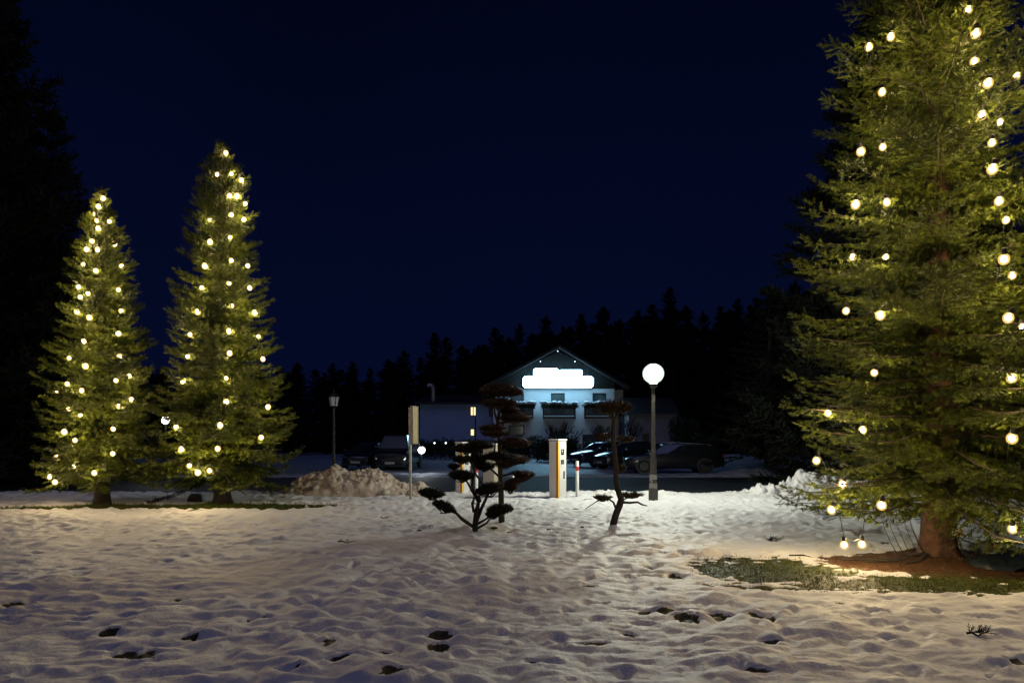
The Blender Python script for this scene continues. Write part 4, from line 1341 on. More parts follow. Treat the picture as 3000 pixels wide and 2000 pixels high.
# ------------------------------------------------------------------ street lamps
M_GLOBE = emit('lamp_globe_light', (0.92, 1.0, 0.93), 1080.0)
M_GLOBE_GLASS = frosted('frosted_lamp_glass', (0.80, 1.0, 0.88), 1.8, 0.6)
M_OLDGLASS = mat('frosted_lantern_glass', (0.50, 0.56, 0.60), 0.35)
LB = Vector(((1914 - 1500) * 18.05 / F, 18.05, 0.0))
lz = EYE + (HOR - 1094) * 18.05 / F
t = thing('street_lamp', 'lit street lamp with glaring white round head beside the curved bare tree', 'street lamp', LB)
MB().lathe([(0.125, -0.15), (0.125, 0.30), (0.10, 0.335), (0.085, 0.36), (0.085, 1.0), (0.062, 1.35), (0.046, 2.2), (0.042, lz - 0.34)], 16).build('post', M_POST, t, True, 40)
MB().lathe([(0.105, 0.0), (0.105, 0.14)], 16, (0, 0, 0.32)).build('band', mat('grey_poster', (0.40, 0.38, 0.35), 0.8, var=0.3, scale=20), t, True, 40)
MB().lathe([(0.098, 0.0), (0.098, 0.125)], 16, (0, 0, 0.555)).build('band', MATS['grey_poster'], t, True, 40)
MB().box((-0.045, -0.072, 0.505), (0.15, 0.012, 0.05), 0, 0, R(35)).build('band', MATS['grey_poster'], t)
MB().lathe([(0.06, -0.06), (0.11, 0.0), (0.12, 0.06), (0.07, 0.09)], 16, (0, 0, lz - 0.33)).build('collar', M_BLACKMETAL, t, True, 40)
g = MB(); g.ico((0, 0, 0), 0.275, 3, (1.02, 1.02, 0.97)); g = g.build('globe', M_GLOBE_GLASS, t, True, loc=(0, 0, lz))
MB().ico((0, 0, 0), 0.215, 3).build('light_source', M_GLOBE, g, True)
MB().lathe([(0.10, 0.0), (0.05, 0.04), (0.012, 0.07)], 12, (0, 0, lz + 0.235)).build('cap', M_BLACKMETAL, t, True, 40)

d = 26.0
p = P(978, 1190, d)
t = thing('street_lamp', 'unlit old style lantern on a dark post behind the brown snow heap', 'street lamp', (p.x, d, -0.12))
zz = p.z + 0.12
MB().lathe([(0.14, 0.0), (0.14, 0.25), (0.08, 0.32), (0.065, 0.9), (0.05, 1.0), (0.042, 2.6), (0.042, zz - 0.05), (0.06, zz - 0.04), (0.11, zz)], 14).build('post', M_BLACKMETAL, t, True, 40)
for k in range(6):
    a0, a1 = math.pi / 3 * k + .1, math.pi / 3 * (k + 1) + .1
    q = [(0.135 * math.cos(a0), 0.135 * math.sin(a0), zz + .012), (0.135 * math.cos(a1), 0.135 * math.sin(a1), zz + .012), (0.195 * math.cos(a1), 0.195 * math.sin(a1), zz + .35), (0.195 * math.cos(a0), 0.195 * math.sin(a0), zz + .35)]
    MB().add(q, [(0, 1, 2, 3)]).build('pane', M_OLDGLASS, t)
fb = MB()
for k in range(6):
    a0 = math.pi / 3 * k + .1
    fb.tube([(0.139 * math.cos(a0), 0.139 * math.sin(a0), zz), (0.199 * math.cos(a0), 0.199 * math.sin(a0), zz + .355)], .011, 5)
fb.lathe([(0.15, 0), (0.15, 0.012)], 6, (0, 0, zz), .1)
fb.build('frame', M_BLACKMETAL, t)
MB().lathe([(0.235, 0.0), (0.225, 0.03), (0.10, 0.15), (0.05, 0.19), (0.02, 0.22), (0.028, 0.25), (0.008, 0.30)], 12, (0, 0, zz + .352)).build('lantern_roof', M_BLACKMETAL, t, True, 40)


def small_lamp(label, px, py, d, rad, matr, name='park_lamp', headroom=True):
    p = P(px, py, d)
    t = thing(name, label, 'lamp', (p.x, d, -0.12))
    z = p.z + 0.12
    MB().lathe([(0.07, 0), (0.07, 0.12), (0.035, 0.16), (0.032, z - rad * 0.95)], 12).build('post', M_BLACKMETAL, t, True, 40)
    g = MB(); g.ico((0, 0, 0), rad, 2); g.build('globe', matr, t, True, loc=(0, 0, z))
    MB().lathe([(rad * 0.5, 0.0), (rad * 0.2, 0.03), (0.01, 0.05)], 10, (0, 0, z + rad * 0.9)).build('cap', M_BLACKMETAL, t, True, 40)


M_SMALL = emit('park_lamp_light', (0.92, 0.98, 1.0), 60.0)
small_lamp('small white lamp shining through the gap between the two left lit spruces', 485, 1230, 28.0, 0.16, M_SMALL)
small_lamp('low white lamp shining just right of the tall sign post', 1235, 1318, 33.0, 0.17, M_SMALL)
M_DOT = emit('tiny_lamp_light', (0.9, 0.95, 1.0), 3.0)
for px, py, lab in ((1273, 1297, 'tiny white path light in the dark, left of its twin below the wing'), (1306, 1297, 'tiny white path light in the dark, right of its twin below the wing')):
    p = P(px, py, 52.0)
    t = thing('path_light', lab, 'lamp', (p.x, 52.0, -0.1), 0, 'path lights below the wing')
    MB().lathe([(0.04, 0), (0.03, 0.05), (0.03, p.z + 0.02)], 8).build('post', M_BLACKMETAL, t, True)
    MB().ico((0, 0, p.z + 0.1), 0.075, 1).build('globe', M_DOT, t, True)

# two tall street lamps of the road behind the viewpoint: they light the near snow
M_STREET = emit('street_lamp_light', (1.0, 0.79, 0.80), 710.0)


def tall_lamp(x, y, h, label):
    t = thing('street_lamp', label, 'street lamp', (x, y, -0.05), 0, 'tall street lamps of the road at the viewpoint')
    MB().lathe([(0.12, -0.1), (0.11, 0.6), (0.075, 0.7), (0.05, h)], 12).build('post', M_STEEL, t, True, 40)
    MB().tube([(0, 0, h - 0.05), (0, 0.3, h + 0.12), (0, 0.9, h + 0.16)], [0.045, 0.04, 0.035], 8).build('arm', M_STEEL, t, True)
    MB().box((0, 1.2, h + 0.16), (0.34, 0.75, 0.12)).build('housing', M_BLACKMETAL, t, bevel=0.02)
    MB().lathe([(0.13, 0.0), (0.12, -0.09), (0.07, -0.14), (0.01, -0.155)], 16, (0, 1.25, h + 0.096)).build('lens', M_STREET, t, True)


tall_lamp(-10.0, -10.0, 9.0, 'tall street lamp on the road behind the viewpoint, left one')
tall_lamp(5.0, -14.0, 9.0, 'tall street lamp on the road behind the viewpoint, right one')

# ------------------------------------------------------------------ charging columns, bollards, sign
M_CREAM = mat('charger_white', (0.74, 0.72, 0.69), 0.4, var=0.05, scale=3)
M_BEIGE = mat('cabinet_beige', (0.50, 0.43, 0.34), 0.5, var=0.08, scale=3)
M_ORANGE = mat('orange_stripe', (0.72, 0.24, 0.04), 0.4)
M_YELLOW = mat('yellow_stripe', (0.85, 0.52, 0.08), 0.4)
M_DBROWN = mat('dark_stripe', (0.10, 0.045, 0.01), 0.5)
M_SCREEN = mat('black_screen', (0.012, 0.013, 0.014), 0.15)


def charger(label, loc, rz, H=1.62):
    t = thing('charging_column', label, 'charging column', loc, rz, 'charging columns by the road')
    w = 0.165
    MB().box((0, 0, (H - 0.05) / 2 - 0.05), (2 * w, 2 * w, H - 0.05 + 0.1)).build('body', M_CREAM, t, bevel=0.008)
    MB().box((0, 0, H - 0.012), (2 * w + 0.035, 2 * w + 0.035, 0.04)).build('cap', M_WHITE, t, bevel=0.008)
    z0, z1 = 0.0, H - 0.06
    MB().bbox(-w - 0.004, -w + 0.02, -w + 0.012, -w + 0.046, z0, z1).build('stripe', M_DBROWN, t)
    MB().bbox(-w - 0.003, -w + 0.02, -w + 0.048, -w + 0.078, z0, z1).build('stripe', M_ORANGE, t)
    MB().bbox(-w - 0.005, -w + 0.040, -w - 0.005, -w + 0.010, z0, z1).build('stripe', M_YELLOW, t)
    MB().bbox(-w + 0.042, -w + 0.062, -w - 0.003, -w + 0.01, z0, z1).build('stripe', mat('pale_orange', (0.80, 0.45, 0.28), 0.4), t)
    yf = -w - 0.004
    sc = MB().bbox(-0.05, 0.07, yf - 0.004, yf + 0.02, H - 0.42, H - 0.265).build('screen', M_SCREEN, t, bevel=0.004)
    MB().ico((-0.005, yf - 0.004, H - 0.315), 0.026, 2, (1, 0.12, 1)).build('symbol', M_CREAM, sc)
    MB().bbox(-0.02, 0.035, yf - 0.007, yf - 0.0035, H - 0.385, H - 0.35).build('symbol', mat('screen_grey', (0.2, 0.22, 0.22), 0.3), sc)
    s2 = MB().bbox(-0.05, 0.07, yf - 0.004, yf + 0.02, H - 0.67, H - 0.55).build('reader_panel', M_SCREEN, t, bevel=0.004)
    for q in range(3):
        MB().bbox(-0.03, 0.045, yf - 0.008, yf - 0.0035, H - 0.655 + q * 0.035, H - 0.64 + q * 0.035).build('key', MATS['screen_grey'], s2)
    MB().bbox(-0.045, -0.035, yf - 0.003, yf + 0.01, H - 0.735, H - 0.705).build('mark', MATS['screen_grey'], t)
    MB().bbox(0.045, 0.095, yf - 0.006, yf + 0.02, H - 1.06, H - 0.86).build('socket', M_SCREEN, t, bevel=0.006)
    return t


d = 18.6
x = (1634 - 1500) * d / F
z0_ = -0.02
c1 = charger('white charging column with orange stripes, standing clear right of the niwaki trees', (x, d, z0_), R(44), 1.63)
d = 20.5
c2 = charger('white charging column with orange stripes, half hidden behind the dark niwaki tree', ((1357 - 1500) * d / F, d, -0.06), R(40), 1.58)
d = 21.2
t = thing('charging_cabinet', 'plain beige cabinet behind the tall rusty niwaki tree', 'cabinet', ((1441 - 1500) * d / F, d, -0.15), R(62))
MB().box((0, 0, 0.78), (0.40, 0.40, 1.62)).build('body', M_BEIGE, t, bevel=0.01)
MB().box((0, 0, 1.605), (0.44, 0.44, 0.05)).build('cap', M_WHITE, t, bevel=0.01)
MB().bbox(-0.17, 0.17, -0.212, -0.197, 0.15, 1.45).build('door', M_BEIGE, t, bevel=0.004)
MB().bbox(0.11, 0.14, -0.225, -0.21, 0.75, 0.9).build('handle', M_SCREEN, t)


def bollard(label, px, pyt, d, h, grey=False):
    t = thing('bollard', label, 'bollard', ((px - 1500) * d / F, d, EYE + (HOR - pyt) * d / F - h), 0, 'bollards by the charging columns')
    r = 0.047 if not grey else 0.055
    MB().lathe([(r, -0.2), (r, h - 0.01), (r * 0.85, h)], 16).build('post', M_WHITE if not grey else M_STEEL, t, True, 40)
    if not grey:
        MB().lathe([(r + 0.003, 0), (r + 0.003, 0.11)], 16, (0, 0, h - 0.26)).build('ring', M_RED, t, True, 40)


bollard('white bollard with red ring right of the free standing charging column', 1691, 1350, 18.9, 1.02)
bollard('white bollard with red ring behind the dark niwaki tree', 1396, 1357, 20.4, 0.95)
bollard('short plain grey bollard behind the rusty niwaki tree', 1502, 1390, 20.2, 0.60, True)

d = 17.8
sx_ = (1203 - 1500) * d / F
t = thing('traffic_sign', 'tall narrow sign seen nearly edge on, on a galvanised post', 'sign', (sx_, d, -0.02))
MB().tube([(0, 0, -0.1), (-0.008, 0, 1.3), (-0.02, 0, 2.46)], 0.036, 14).build('post', M_STEEL, t, True)
rz_ = R(79)
pz_ = 1.67 + (HOR - 1242) * d / F
M_SIGNBACK = mat('yellowed_sign_back', (0.42, 0.34, 0.20), 0.5, var=0.15, scale=6)
MB().box((0.10, 0.0, pz_), (0.42, 0.035, 0.94), rz_).build('board', M_SIGNBACK, t)
for sgn in (-1, 1):
    q = Matrix.Rotation(rz_, 4, 'Z') @ Vector((0.216 * sgn, 0, 0))
    MB().box((0.10 + q.x, q.y, pz_), (0.02, 0.075, 0.96), rz_).build('edge_frame', M_STEEL, t)
for sgn in (-1, 1):
    MB().box((0.10, 0.0, pz_ + sgn * 0.482), (0.42, 0.075, 0.02), rz_).build('edge_frame', M_STEEL, t)
MB().box((0.03, -0.02, pz_ + 0.28), (0.10, 0.09, 0.04), rz_).box((0.03, -0.02, pz_ - 0.28), (0.10, 0.09, 0.04), rz_).build('clamp', M_STEEL, t)


# ------------------------------------------------------------------ cloud pruned garden trees (niwaki)
def niwaki(label, base_px, d, stems, pads, matr, shoot, nden, seed, flat=1.0):
    r = np.random.default_rng(seed)
    bx_, bz_0 = (base_px[0] - 1500) * d / F, field_z((base_px[0] - 1500) * d / F, d) - 0.02
    t = thing('cloud_pruned_tree', label, 'garden tree', (bx_, d, bz_0))

    def L3(px, py, dy=0.0):
        p = P(px, py, d + dy); return Vector((p.x - bx_, dy, p.z - bz_0))
    b = MB()
    for st in stems:
        b.tube([L3(q[0], q[1], q[3] if len(q) > 3 else 0.0) for q in st], [q[2] * d / F for q in st], 8)
    b.build('trunk', M_DARKBARK, t, True, 80)
    for pd in pads:
        px, py, w_, h_ = pd[:4]; tilt = pd[4] if len(pd) > 4 else 0.0; dy = pd[5] if len(pd) > 5 else 0.0; mt = pd[6] if len(pd) > 6 else matr
        c = L3(px, py, dy); a, hh = w_ * d / F * 1.08, h_ * d / F * 1.05 * flat
        n = int(nden * (a + 0.05) * (a + 0.12) * 5200)
        u = r.normal(0, 1, (n, 3)); u /= np.linalg.norm(u, axis=1)[:, None]
        rr = r.uniform(0.35, 1.0, n) ** 0.6
        q = u * rr[:, None]
        q[:, 2] = np.where(q[:, 2] < 0, q[:, 2] * 0.55, q[:, 2])
        O = np.stack([q[:, 0] * a, q[:, 1] * a * 0.85, q[:, 2] * hh], 1)
        O[:, 2] += 0.22 * hh * pn(O[:, 0] / (a * 0.5) + seed, O[:, 1] / (a * 0.5), seed)
        D = np.stack([u[:, 0] * 0.75, u[:, 1] * 0.75, np.abs(u[:, 2]) * 0.9 + 0.25], 1) + r.normal(0, 0.25, (n, 3)); D /= np.linalg.norm(D, axis=1)[:, None]
        D = D * 1.0
        ct, s_ = math.cos(tilt), math.sin(tilt)
        O = np.stack([O[:, 0] * ct + O[:, 2] * s_, O[:, 1], -O[:, 0] * s_ + O[:, 2] * ct], 1)
        O = O - D * (shoot * 0.7)
        O += np.array(c)
        tint = np.clip(0.35 + 0.25 * r.random(n) + 0.5 * pn(O[:, 0] * 5, O[:, 2] * 5 + O[:, 1] * 3, seed), 0, 1)
        link('foliage_pad', foliage_mesh('foliage_pad', O, D, r.uniform(0.7, 1.2, n) * shoot, shoot / 0.09, tint, needle_template(10, 0.052, 0.012, 0.7, seed)), mt, t)
        # fan of fine twigs that carries the pad
        m = MB()
        for k in range(14):
            aa = r.uniform(0, 6.28); rad = r.uniform(0.3, 0.85)
            e_ = c + Vector((math.cos(aa) * a * rad * ct, math.sin(aa) * a * rad * 0.85, -0.25 * hh - math.cos(aa) * a * rad * s_))
            s0 = c + Vector((r.normal(0, 0.1) * a, r.normal(0, 0.1) * a, -hh * 0.9 - 0.04))
            m.tube([s0, s0.lerp(e_, 0.5) + Vector((0, 0, -0.015)), e_], [0.008, 0.006, 0.003], 4, False)
        m.build('pad_twigs', M_TWIG, t)
    return t


DB = 11.72
niwaki('dark green low niwaki with many stems and flat needle clouds, nearest of the three', (1392, 1565), DB,
       [[(1392, 1572, 9), (1392, 1540, 8.5), (1396, 1500, 8), (1402, 1470, 5), (1385, 1440, 4), (1368, 1410, 3, 0.05), (1355, 1398, 2)],
        [(1394, 1530, 6), (1410, 1490, 5), (1424, 1460, 4), (1432, 1440, 3)],
        [(1400, 1480, 4), (1404, 1462, 3.5), (1392, 1445, 3.5), (1382, 1425, 3, 0.1), (1390, 1380, 3, 0.1), (1394, 1345, 3, 0.1), (1400, 1312, 2, 0.1)],
        [(1408, 1470, 3.5, -0.05), (1403, 1452, 3, -0.05), (1415, 1420, 3, -0.05), (1392, 1385, 3, -0.05), (1378, 1350, 2.5), (1366, 1318, 2)],
        [(1388, 1500, 4), (1384, 1475, 4), (1390, 1455, 3), (1398, 1430, 3)],
        [(1390, 1545, 5), (1370, 1530, 4.5, -0.1), (1350, 1515, 4, -0.15), (1330, 1496, 3.5, -0.2), (1305, 1486, 3, -0.2)],
        [(1372, 1534, 4, -0.1), (1352, 1520, 4, -0.1), (1338, 1505, 3, -0.1), (1275, 1462, 2.5, -0.1), (1266, 1452, 2, -0.1)],
        [(1396, 1535, 4, -0.1), (1420, 1522, 3, -0.15), (1440, 1508, 2.5, -0.15), (1460, 1497, 2, -0.15)],
        [(1396, 1548, 4, -0.12), (1425, 1532, 3, -0.2), (1440, 1512, 2.5, -0.2), (1450, 1504, 2, -0.2)]],
       [(1264, 1444, 37, 15, 0.10, -0.1), (1301, 1483, 34, 15, 0.35, -0.2), (1466, 1491, 38, 16, -0.06, -0.15), (1444, 1506, 20, 8, 0.0, -0.2), (1352, 1392, 38, 17, 0.05, 0.05), (1434, 1432, 42, 20, -0.22, 0.0),
        (1352, 1344, 27, 10, 0.0, 0.0), (1363, 1313, 36, 13, 0.0, 0.05), (1408, 1302, 38, 13, 0.05, 0.1), (1462, 1336, 46, 13, 0.0, 0.1), (1398, 1345, 26, 22, 0.0, 0.15), (1418, 1365, 30, 12, 0.0, 0.2), (1330, 1365, 16, 6, 0.0, 0.0)],
       M_PAD_GREEN, 0.062, 1.7, 91, 0.9)
DC = 13.2
niwaki('tall rusty brown niwaki with straight trunk behind the dark low one', (1469, 1535), DC,
       [[(1470, 1540, 9.5), (1469, 1500, 9), (1468, 1440, 8), (1466, 1380, 7.5), (1465, 1320, 7), (1462, 1270, 6), (1458, 1235, 5), (1464, 1200, 4), (1468, 1165, 3)],
        [(1462, 1270, 4), (1452, 1262, 3), (1440, 1260, 2)], [(1460, 1240, 4), (1485, 1236, 3), (1508, 1232, 2)], [(1459, 1238, 4), (1449, 1210, 3), (1448, 1192, 2)],
        [(1466, 1320, 4), (1490, 1305, 3), (1510, 1298, 2)], [(1467, 1400, 4), (1440, 1375, 3, 0.1), (1425, 1362, 2.5, 0.1)], [(1467, 1395, 4), (1490, 1388, 3), (1525, 1385, 2)], [(1465, 1345, 4), (1448, 1325, 3), (1452, 1290, 2)],
        [(1463, 1265, 4), (1475, 1240, 3), (1480, 1215, 3), (1478, 1190, 2)]],
       [(1467, 1146, 62, 26, 0.0, 0.0), (1462, 1180, 48, 15, 0.0, -0.1), (1440, 1183, 24, 10, 0, 0.0), (1510, 1224, 45, 16, 0.03, 0.0), (1488, 1200, 30, 10, 0, 0.1), (1443, 1254, 38, 12, 0.0, 0.0), (1450, 1268, 40, 10, 0.0, -0.1),
        (1512, 1296, 44, 15, 0.05, 0.0), (1500, 1346, 50, 16, 0.05, 0.0), (1478, 1358, 30, 12, 0, 0.0), (1532, 1388, 34, 9, 0.05, 0.0), (1520, 1404, 34, 8, -0.2, 0.0), (1495, 1425, 22, 20, 0.0, 0.1)],
       M_PAD_RED, 0.075, 0.9, 92, 0.80)
DD = 12.62
niwaki('leaning bare trunked niwaki with sparse brown top, left of the lit street lamp', (1797, 1545), DD,
       [[(1796, 1550, 11), (1797, 1535, 10.5), (1803, 1510, 10), (1815, 1480, 10), (1820, 1462, 9.5), (1812, 1440, 8.5), (1806, 1415, 8), (1805, 1380, 7.5), (1802, 1340, 7), (1797, 1300, 7), (1796, 1260, 6.5), (1799, 1230, 6), (1794, 1205, 4), (1788, 1190, 3)],
        [(1818, 1470, 4), (1845, 1472, 3.5), (1868, 1470, 3), (1880, 1477, 2.5), (1896, 1481, 1.5)], [(1806, 1492, 4), (1797, 1470, 3), (1785, 1462, 2.5), (1765, 1461, 2), (1748, 1468, 1.5), (1715, 1490, 0.8)],
        [(1798, 1235, 4), (1810, 1212, 3), (1822, 1195, 2)], [(1797, 1228, 3.5), (1782, 1210, 3), (1770, 1195, 2)], [(1800, 1310, 3), (1815, 1298, 2.5), (1835, 1290, 1.5)], [(1798, 1300, 3), (1780, 1290, 2.5), (1765, 1282, 1.5)],
        [(1822, 1465, 2.5, 0.1), (1850, 1452, 2, 0.2), (1885, 1448, 1.2, 0.3)]],
       [(1795, 1186, 52, 17, 0.0, 0.0), (1780, 1200, 26, 10, 0, -0.1), (1826, 1196, 28, 11, 0.0, 0.0), (1768, 1276, 30, 10, 0.0, 0.05), (1832, 1284, 26, 8, 0.0, 0.0), (1765, 1456, 26, 7, 0.0, 0.0), (1815, 1370, 20, 12, 0, 0.15), (1850, 1448, 34, 6, 0, 0.2)],
       M_PAD_BROWN, 0.085, 0.30, 93, 0.85)

# ------------------------------------------------------------------ ground cover and litter
def scatter(name, matr, pts, hfun, wd, seed, kind='stuff', lean=0.35):
    r = np.random.default_rng(seed)
    n = len(pts)
    O = np.array([(x, y, field_z(x, y) - 0.004) for x, y in pts])
    D = np.stack([r.normal(0, lean, n), r.normal(0, lean, n), np.ones(n)], 1); D /= np.linalg.norm(D, axis=1)[:, None]
    h = hfun(r, n)
    a = r.uniform(0, 6.28, n); sd = np.stack([np.cos(a), np.sin(a), np.zeros(n)], 1) * wd
    bend = np.stack([r.normal(0, .35, n), r.normal(0, .35, n), -0.1 * np.ones(n)], 1) * h[:, None]
    mid = O + D * (h * 0.55)[:, None]
    tip = O + D * h[:, None] + bend
    V = np.stack([O - sd, O + sd, mid + sd * 0.6, O - sd, mid + sd * 0.6, mid - sd * 0.6, mid - sd * 0.6, mid + sd * 0.6, tip], 1).reshape(-1, 3)
    m = np_mesh(name, V, 3, np.arange(len(V)))
    at = m.attributes.new('tint', 'FLOAT', 'POINT'); at.data.foreach_set('value', np.repeat(r.random(n), 9).astype(np.float32))
    o = link(name, m, matr); tag(o, None, None, None, kind); return o


def sample_mask(n, x0, x1, y0, y1, which):
    x = RNG.uniform(x0, x1, n); y = RNG.uniform(y0, y1, n)
    g, mu = bare_masks(x, y)
    k = which(g, mu)
    return list(zip(x[k], y[k]))


pts = sample_mask(60000, 1.9, 8.2, 7.2, 9.9, lambda g, m: (g > 0.45) & (m < 0.9))
pts = [p for p in pts if float(pn(p[0] / 0.16, p[1] / 0.12, 140)) + 0.6 * float(pn(p[0] / 0.05, p[1] / 0.05, 141)) > RNG.uniform(-0.45, 0.35)]
o = scatter('grass', M_GRASS, pts, lambda r, n: 0.02 + 0.055 * r.random(n) ** 1.5, 0.0036, 101, 'stuff', 0.75)
o['label'] = 'green grass tufts on the thawed patch by the huge right spruce'
pts = sample_mask(15000, -12.4, -3.6, 15.4, 17.1, lambda g, m: g > 0.4)
o = scatter('grass', M_GRASS, pts, lambda r, n: r.uniform(0.03, 0.10, n), 0.006, 102)
o['label'] = 'strip of bare grass under the two left lit spruces'
# small grass poking out of thawed holes
hj, hi = np.where(hole > 0.6)
sel = RNG.choice(len(hj), min(7000, len(hj)), replace=False)
o = scatter('grass', M_GRASS, [(xs[hi[k]] + RNG.uniform(-.02, .02), ys[hj[k]] + RNG.uniform(-.02, .02)) for k in sel], lambda r, n: 0.008 + 0.022 * r.random(n) ** 2, 0.003, 103, 'stuff', 1.1)
o['label'] = 'short grass showing in small thawed holes of the snow'
pts = sample_mask(16000, 3.6, 9.0, 8.0, 10.3, lambda g, m: m > 0.35)
o = scatter('fallen_needles', M_LITTER, pts, lambda r, n: r.uniform(0.02, 0.06, n), 0.0045, 104, 'stuff', 2.2)
o['label'] = 'reddish brown needle litter round the foot of the huge right spruce'


def twig(label, px, py, ln, n, seed, name='fallen_twig', matr=None, lift=0.02):
    rr = random.Random(seed); x, y = Gp(px, py); z = field_z(x, y)
    t = thing(name, label, 'twig', (x, y, z + lift), rr.uniform(-0.4, 0.4))
    b = MB(); pts_ = [Vector((-ln / 2 + ln * k / 4, rr.uniform(-.03, .03), rr.uniform(0, .03))) for k in range(5)]
    b.tube(pts_, [0.011, 0.010, 0.008, 0.006, 0.003], 6)
    b.build('stem', M_DARKBARK, t, True, 80)
    O = []; D = []
    for k in range(n):
        u = rr.random(); p = pts_[0].lerp(pts_[-1], u)
        O.append(p); D.append((rr.uniform(-.3, 1), rr.uniform(-1, 1), rr.uniform(0, .7)))
    O = np.array(O); D = np.array(D); D /= np.linalg.norm(D, axis=1)[:, None]
    link('sprig', foliage_mesh('sprig', O, D, np.full(n, 0.09), 1.0, RNG.random(n) * 0.3, needle_template(12, 0.035, 0.007, 0.8, seed)), matr or M_PAD_GREEN, t)


twig('dark broken fir twig lying on the snow near the lower right corner', 2862, 1862, 0.15, 16, 3, lift=0.0)
twig('dark twig on the snow between curved tree and huge right spruce', 2268, 1578, 0.22, 14, 4)
twig('thin twig lying on the snow below the low dark niwaki', 1018, 1602, 0.30, 2, 5)


def clod(label, px, py, w, seed):
    x, y = Gp(px, py); z = field_z(x, y)
    random.seed(seed)
    t = thing('soil_clod', label, 'clod', (x, y, z))
    s = w / 2 * y / F
    b = MB()
    for k in range(4):
        b.ico((random.uniform(-.6, .6) * s, random.uniform(-.4, .4) * s, s * 0.2), s * random.uniform(.45, .8), 2, (1.1, .9, .5), 0.2)
    b.build('lump', mat('dark_soil', (0.03, 0.024, 0.016), 0.95, var=0.4, scale=20), t, True, 60)


for px, py, w, la in ((1447, 1559, 22, 'dark soil clod just right of the low dark niwaki trunk'), (1493, 1567, 12, 'small dark clod right of the larger clod by the low dark niwaki'), (1265, 1550, 15, 'dark soil clod left of the low dark niwaki'),
                      (1230, 1557, 16, 'dark clod farthest left of the low dark niwaki'), (1125, 1514, 26, 'flat dark clod left of the tall sign post foot'), (1607, 1558, 10, 'tiny dark clod on snow left of the leaning niwaki'),
                      (1705, 1549, 10, 'tiny dark clod by the foot of the leaning niwaki')):
    clod(la, px, py, w, int(px))

# things at the foot of the huge spruce
dT = 9.55
p = P(2812, 1560, dT - 0.3)
t = thing('junction_box', 'small beige junction box fixed to the right of the reddish trunk', 'junction box', (p.x, dT - 0.25, p.z), R(-12))
MB().box((0, 0, 0), (0.125, 0.09, 0.095)).build('housing', mat('beige_plastic', (0.48, 0.42, 0.28), 0.5), t, bevel=0.008)
MB().box((0, -0.048, 0.0), (0.13, 0.012, 0.10)).build('lid', MATS['beige_plastic'], t, bevel=0.004)
MB().tube([(-0.02, 0, -0.045), (-0.05, 0, -0.09), (-0.13, 0.05, -0.07)], 0.012, 6).build('bracket', M_BLACKMETAL, t, True)
t = thing('power_cable', 'black cables running from the junction box down to the dark plastic sheet', 'cable', (p.x, dT - 0.3, p.z))
c = MB()
gz = field_z(p.x + 0.3, dT - 0.3) - p.z
c.tube([(0.0, 0.02, -0.05), (0.03, -0.02, -0.10), (0.10, -0.03, -0.115), (0.155, -0.05, -0.14), (0.19, -0.08, -0.21), (0.23, -0.12, gz + 0.03)], 0.010, 7)
c.tube([(-0.01, 0.02, -0.05), (-0.01, -0.02, -0.16), (0.02, -0.05, -0.26), (0.07, -0.08, gz + 0.02)], 0.010, 7)
c.tube([(0.19, -0.08, -0.20), (0.15, -0.1, -0.26), (0.14, -0.13, gz + 0.03)], 0.008, 6)
c.build('strand', M_BLACKMETAL, t, True)
# dark crumpled plastic sheet with a plug box on it
sxc, syc = 6.62, 9.05
t = thing('plastic_sheet', 'dark crumpled plastic sheet beside the trunk at the right edge', 'plastic sheet', (sxc, syc, field_z(sxc, syc)))
nx, ny = 70, 40
gx, gy_ = np.meshgrid(np.linspace(-0.62, 0.9, nx), np.linspace(-0.38, 0.38, ny))
ed = np.clip(1.15 - ((gx - 0.14) / 0.78) ** 2 - (gy_ / 0.40) ** 2, 0, 1) ** 0.5
hh = ed * (0.15 + 0.05 * pn(gx / 0.3, gy_ / 0.3, 121)) + 0.05 * ed * np.abs(pn(gx / 0.12, gy_ / 0.09, 122)) + 0.02 * np.abs(pn(gx / 0.05, gy_ / 0.05, 123)) * ed
i = np.arange((ny - 1) * (nx - 1)); r_, c_ = i // (nx - 1), i % (nx - 1); a = r_ * nx + c_
m = np_mesh('sheet', np.stack([gx.ravel() + 0.05 * pn(gx / .2, gy_ / .2, 124).ravel(), gy_.ravel(), hh.ravel() - 0.015], 1), 4, np.stack([a, a + 1, a + nx + 1, a + nx], 1), True)
link('sheet', m, mat('dark_plastic', (0.018, 0.026, 0.034), 0.28, spec=0.7), t)
q = P(2905, 1592, 9.0)
t = thing('plug_box', 'dark plug box with yellow edge lying on the plastic sheet', 'plug box', (q.x, 9.0, q.z - 0.02), R(15))
MB().box((-0.07, 0, -0.01), (0.10, 0.10, 0.13)).build('housing', M_BLACKMETAL, t, bevel=0.01)
MB().box((0.05, 0.02, 0.045), (0.16, 0.09, 0.035), 0, 0, R(12)).build('lid', M_BLACKMETAL, t, bevel=0.006)
MB().box((0.045, -0.01, -0.005), (0.11, 0.05, 0.045)).build('plug', mat('yellow_plug', (0.55, 0.36, 0.05), 0.5), t, bevel=0.004)

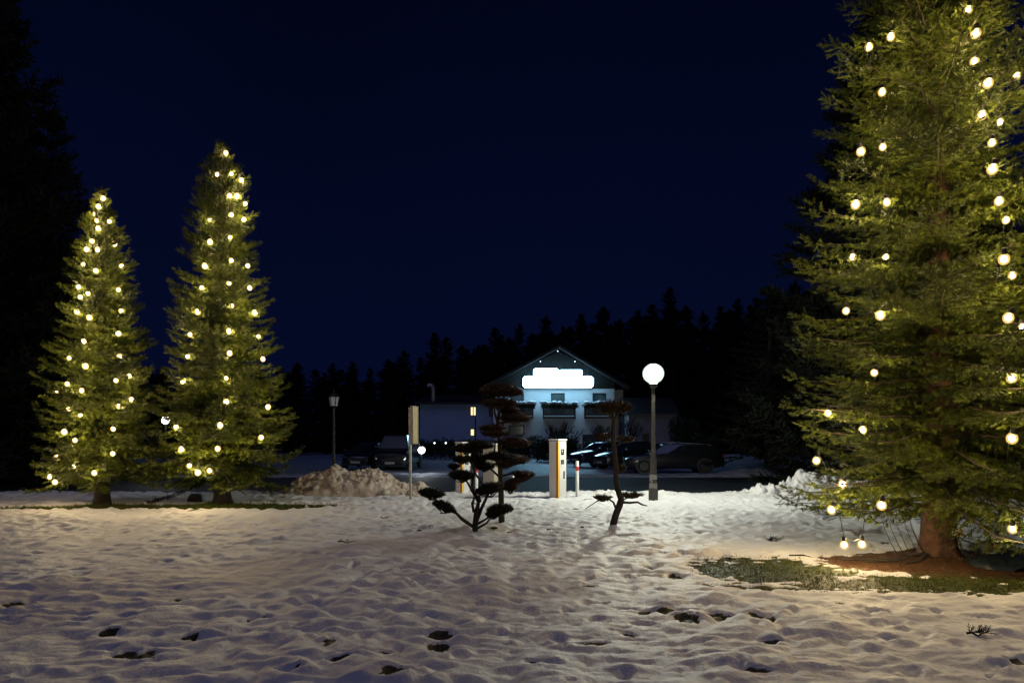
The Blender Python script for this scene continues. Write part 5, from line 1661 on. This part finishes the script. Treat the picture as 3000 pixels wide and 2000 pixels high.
# thin dead shoots and surface roots at the foot of the spruce
t = thing('dead_shoots', 'thin leafless shoots hanging left of the reddish trunk down to the snow', 'shoots', (TREE_R[0] - 0.55, 9.35, 0))
b = MB()
zt0 = field_z(TREE_R[0] - 0.55, 9.35)
for k in range(6):
    x0 = random.uniform(-0.35, 0.15)
    b.tube([(x0 + 0.28, 0.1, zt0 + 0.02), (x0 + 0.16, 0.05, zt0 + 0.18), (x0 + 0.03, 0, zt0 + 0.42), (x0 - 0.02, 0, zt0 + 0.62)], [0.006, 0.005, 0.004, 0.002], 5)
b.build('stems', M_TWIG, t)
t = thing('surface_root', 'gnarled roots spreading left from the reddish trunk over the ground', 'root', (TREE_R[0] - 0.2, 9.4, 0))
b = MB()
for k, (dx, dy) in enumerate(((-1.15, -0.10), (-0.7, -0.42), (-1.9, 0.22))):
    pts_ = []
    for q in range(12):
        u = q / 11; wx = dx * u + 0.05 * math.sin(5 * u + 2 * k); wy = dy * u + 0.06 * math.sin(9 * u + k)
        pts_.append((wx, wy, field_z(TREE_R[0] - 0.2 + wx, 9.4 + wy) + 0.014 * math.sin(13 * u + k)))
    b.tube(pts_, [0.028 * (1 - q / 13) + 0.005 + random.uniform(-0.004, 0.004) for q in range(12)], 7)
b.build('stems', M_DARKBARK, t, True, 80)

# low drooping dead branch and a dark box at the foot of the taller left spruce
bx_, by_ = Gp(565, 1470)
t = thing('equipment_box', 'dark low box on the ground left of the taller left spruce trunk', 'box', (bx_, by_ + 0.2, field_z(bx_, by_) - 0.02), R(8))
MB().box((0, 0, 0.09), (0.42, 0.32, 0.2), taper=0.75).build('housing', M_BLACKMETAL, t, bevel=0.015)
MB().box((-0.02, 0, 0.205), (0.22, 0.2, 0.04)).build('lid', M_BLACKMETAL, t, bevel=0.01)
rng_ = np.random.default_rng(131)
bx_, by_ = Gp(490, 1474)
t = thing('fallen_branch', 'drooping dead branch touching the ground left of the dark low box', 'branch', (bx_, by_, field_z(bx_, by_)))
b = MB(); b.tube([(0.95, 0.15, 0.55), (0.6, 0.1, 0.40), (0.2, 0.02, 0.20), (-0.2, -0.03, 0.08), (-0.5, -0.05, 0.01)], [0.02, 0.016, 0.012, 0.008, 0.004], 6); b.build('stem', M_DARKBARK, t, True, 80)
n = 110
u = rng_.random(n); O = np.stack([0.9 - 1.4 * u, 0.13 - 0.18 * u + rng_.normal(0, .03, n), 0.52 * (1 - u) ** 1.3 + 0.01], 1)
D = np.stack([-0.5 + rng_.normal(0, .4, n), rng_.normal(0, .6, n), -0.5 + rng_.normal(0, .35, n)], 1); D /= np.linalg.norm(D, axis=1)[:, None]
O[:, 2] += 0.05
link('sprig', foliage_mesh('sprig', O, D, rng_.uniform(.08, .2, n), 1.0, rng_.random(n) * 0.5, needle_template(10, 0.05, 0.010, 0.8, 132)), M_PAD_GREEN, t)

tot = 0
for o in S.objects:
    if o.type == 'MESH':
        tot += sum(max(0, len(p.vertices) - 2) for p in o.data.polygons) if len(o.data.polygons) < 500 else len(o.data.polygons) * (len(o.data.polygons[0].vertices) - 2)
print('triangles', tot)
